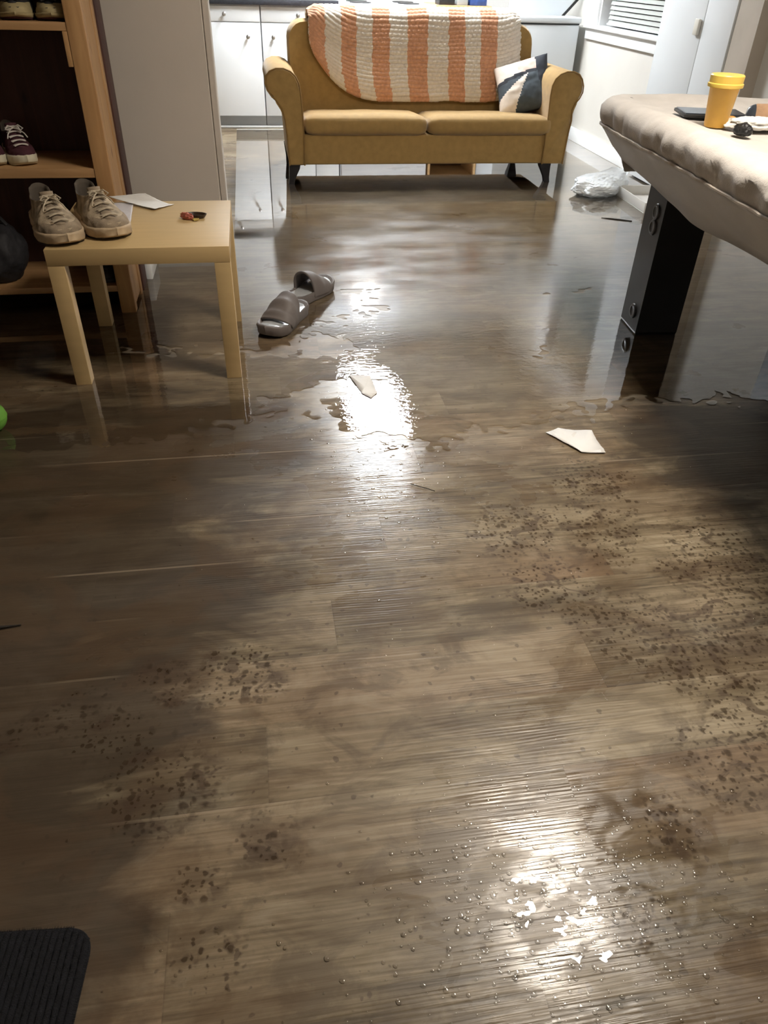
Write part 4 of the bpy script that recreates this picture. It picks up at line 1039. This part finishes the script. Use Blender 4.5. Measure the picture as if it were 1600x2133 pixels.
for i in range(620):   # frayed bristles along the visible edges
    t = random.random()
    if t < .55: p = Vector((-random.random() * .4 - .03, -.001, .006)); d = Vector((random.uniform(-.3, .3), 1, random.uniform(-.1, .5)))
    else: p = Vector((-.001, -random.random() * .42 - .03, .006)); d = Vector((1, random.uniform(-.3, .3), random.uniform(-.1, .5)))
    q = p + d.normalized() * random.uniform(.002, .0055); n_ = Vector((d.y, -d.x, 0)).normalized() * .0004
    bm.faces.new([bm.verts.new(p + n_), bm.verts.new(p - n_), bm.verts.new(q)])
link('bristle_fringe', bm, MT['mat'], dm, smooth=False)['kind'] = 'stuff'

# ================================================================== WATER
def edgeY(x):
    e = 2.02 + .05 * math.sin(x * 5.1 + 1) + .09 * nz(x * 2.2, 1.3, 0) + .04 * nz(x * 9, 4.1, 0)
    e -= .17 * math.exp(-((x - .32) / .24) ** 2)
    return e
def wmask(x, y):
    f = (y - edgeY(x)) * 1.4
    f += .12 * nz(x * 4.3, y * 6.0, 3.1) + .10 * nz(x * 13, y * 17, 7.7) + .12 * nz(x * 30, y * 38, 2.2)
    # dry islands close to the edge
    isl = (nz(x * 2.3 + 9, y * 4.2, 5.5) - .50) * 1.2 + .25 * nz(x * 15, y * 22, 1.2) + .2 * nz(x * 33, y * 40, 6.2)
    if y < 3.2: f = min(f, .05 - isl * 1.0 + max(0, y - 2.6) * .6)
    return f
def fgmask(x, y):   # smears of standing water in the foreground
    f = -1
    for cx, cy, rx, ry in ((.40, .47, .055, .022), (.44, .50, .03, .05), (.50, .46, .018, .075), (.36, .54, .035, .015), (.42, .41, .05, .02), (.33, .50, .02, .03), (.62, .62, .02, .05), (.80, .70, .015, .03), (.55, .40, .02, .02)):
        f = max(f, 1 - ((x - cx) / rx) ** 2 - ((y - cy) / ry) ** 2)
    return f * .30 + .75 * nz(x * 60, y * 95, 4) + .5 * nz(x * 150, y * 260, 9) - .40
def march(bm, fn, x0, x1, y0, y1, h, z):
    nx, ny = int((x1 - x0) / h), int((y1 - y0) / h); V = {}
    F = [[fn(x0 + i * h, y0 + j * h) for j in range(ny + 1)] for i in range(nx + 1)]
    cache = {}
    def vert(p):
        key = (round(p[0], 6), round(p[1], 6))
        if key not in cache: cache[key] = bm.verts.new((p[0], p[1], z))
        return cache[key]
    for i in range(nx):
        for j in range(ny):
            c = [(i, j), (i + 1, j), (i + 1, j + 1), (i, j + 1)]
            fv = [F[a][b] for a, b in c]
            if max(fv) <= 0: continue
            P = [(x0 + a * h, y0 + b * h) for a, b in c]; out = []
            for k in range(4):
                a, b = fv[k], fv[(k + 1) % 4]; p, q = P[k], P[(k + 1) % 4]
                if a > 0: out.append(p)
                if (a > 0) != (b > 0):
                    t = a / (a - b); out.append((lerp(p[0], q[0], t), lerp(p[1], q[1], t)))
            vs = []
            for p in out:
                v = vert(p)
                if v not in vs: vs.append(v)
            if len(vs) >= 3:
                try: bm.faces.new(vs)
                except ValueError: pass
bm = NB()
march(bm, wmask, -2.0, 2.66, 1.1, 3.2, .010, .0018)
y = 3.2
f = bm.faces.new([bm.verts.new(p) for p in ((-2.0 , 3.2, .0018), (2.66, 3.2, .0018), (2.66, 3.60, .0018), (-2.0, 3.60, .0018))])
f = bm.faces.new([bm.verts.new(p) for p in ((-.135, 3.60, .0018), (2.66, 3.60, .0018), (2.66, 7.09, .0018), (-.135, 7.09, .0018))])
o = link('water_puddle', bm, MT['water'], smooth=False); tag(o, 'shallow clear water standing over the far part of the wood floor', 'water', kind='stuff')
bm = NB(); march(bm, fgmask, .2, .95, .30, .85, .0028, .0012)
o = link('water_smears', bm, MT['drop'], smooth=False); tag(o, 'thin wet smears on the boards at the lower right', 'water', kind='stuff')
# droplets
bm = NB()
def drop(x, y, r, h):
    n = 8 if r < .004 else 12
    ax = random.uniform(.75, 1.3); ang = random.random() * PI
    ca, sa = math.cos(ang), math.sin(ang)
    rings = []
    for k, zz in ((1, 0), (.92, .38), (.70, .72), (.38, .93)):
        rings.append([bm.verts.new((x + r * k * (ca * ax * math.cos(t) - sa * math.sin(t)), y + r * k * (sa * ax * math.cos(t) + ca * math.sin(t)), .0002 + h * zz)) for t in [2 * PI * i / n for i in range(n)]])
    top = bm.verts.new((x, y, .0002 + h))
    for A, B in zip(rings, rings[1:]):
        for i in range(n): bm.faces.new((A[i], A[(i + 1) % n], B[(i + 1) % n], B[i]))
    for i in range(n): bm.faces.new((rings[-1][i], rings[-1][(i + 1) % n], top))
cnt = 0
while cnt < 1100:
    x = random.gauss(.40, .16); y = random.gauss(.50, .10)
    if y < .3 or not (-.2 < x < 1.1): continue
    r = random.choice((.0014, .0018, .0022, .0030, .0040)) * random.uniform(.8, 1.3)
    drop(x, y, r, r * random.uniform(.13, .34)); cnt += 1
for i in range(420):
    x = random.uniform(-.4, 1.3); y = random.uniform(.4, 2.3); r = random.uniform(.0012, .0032); drop(x, y, r, r * .22)
for i in range(420):
    x = random.gauss(.36, .13); y = random.gauss(1.9, .40); r = random.uniform(.002, .0045); drop(x, y, r, r * .14)
o = link('water_droplets', bm, MT['drop'], angle=180); tag(o, 'scattered water droplets glinting on the boards', 'water', kind='stuff')
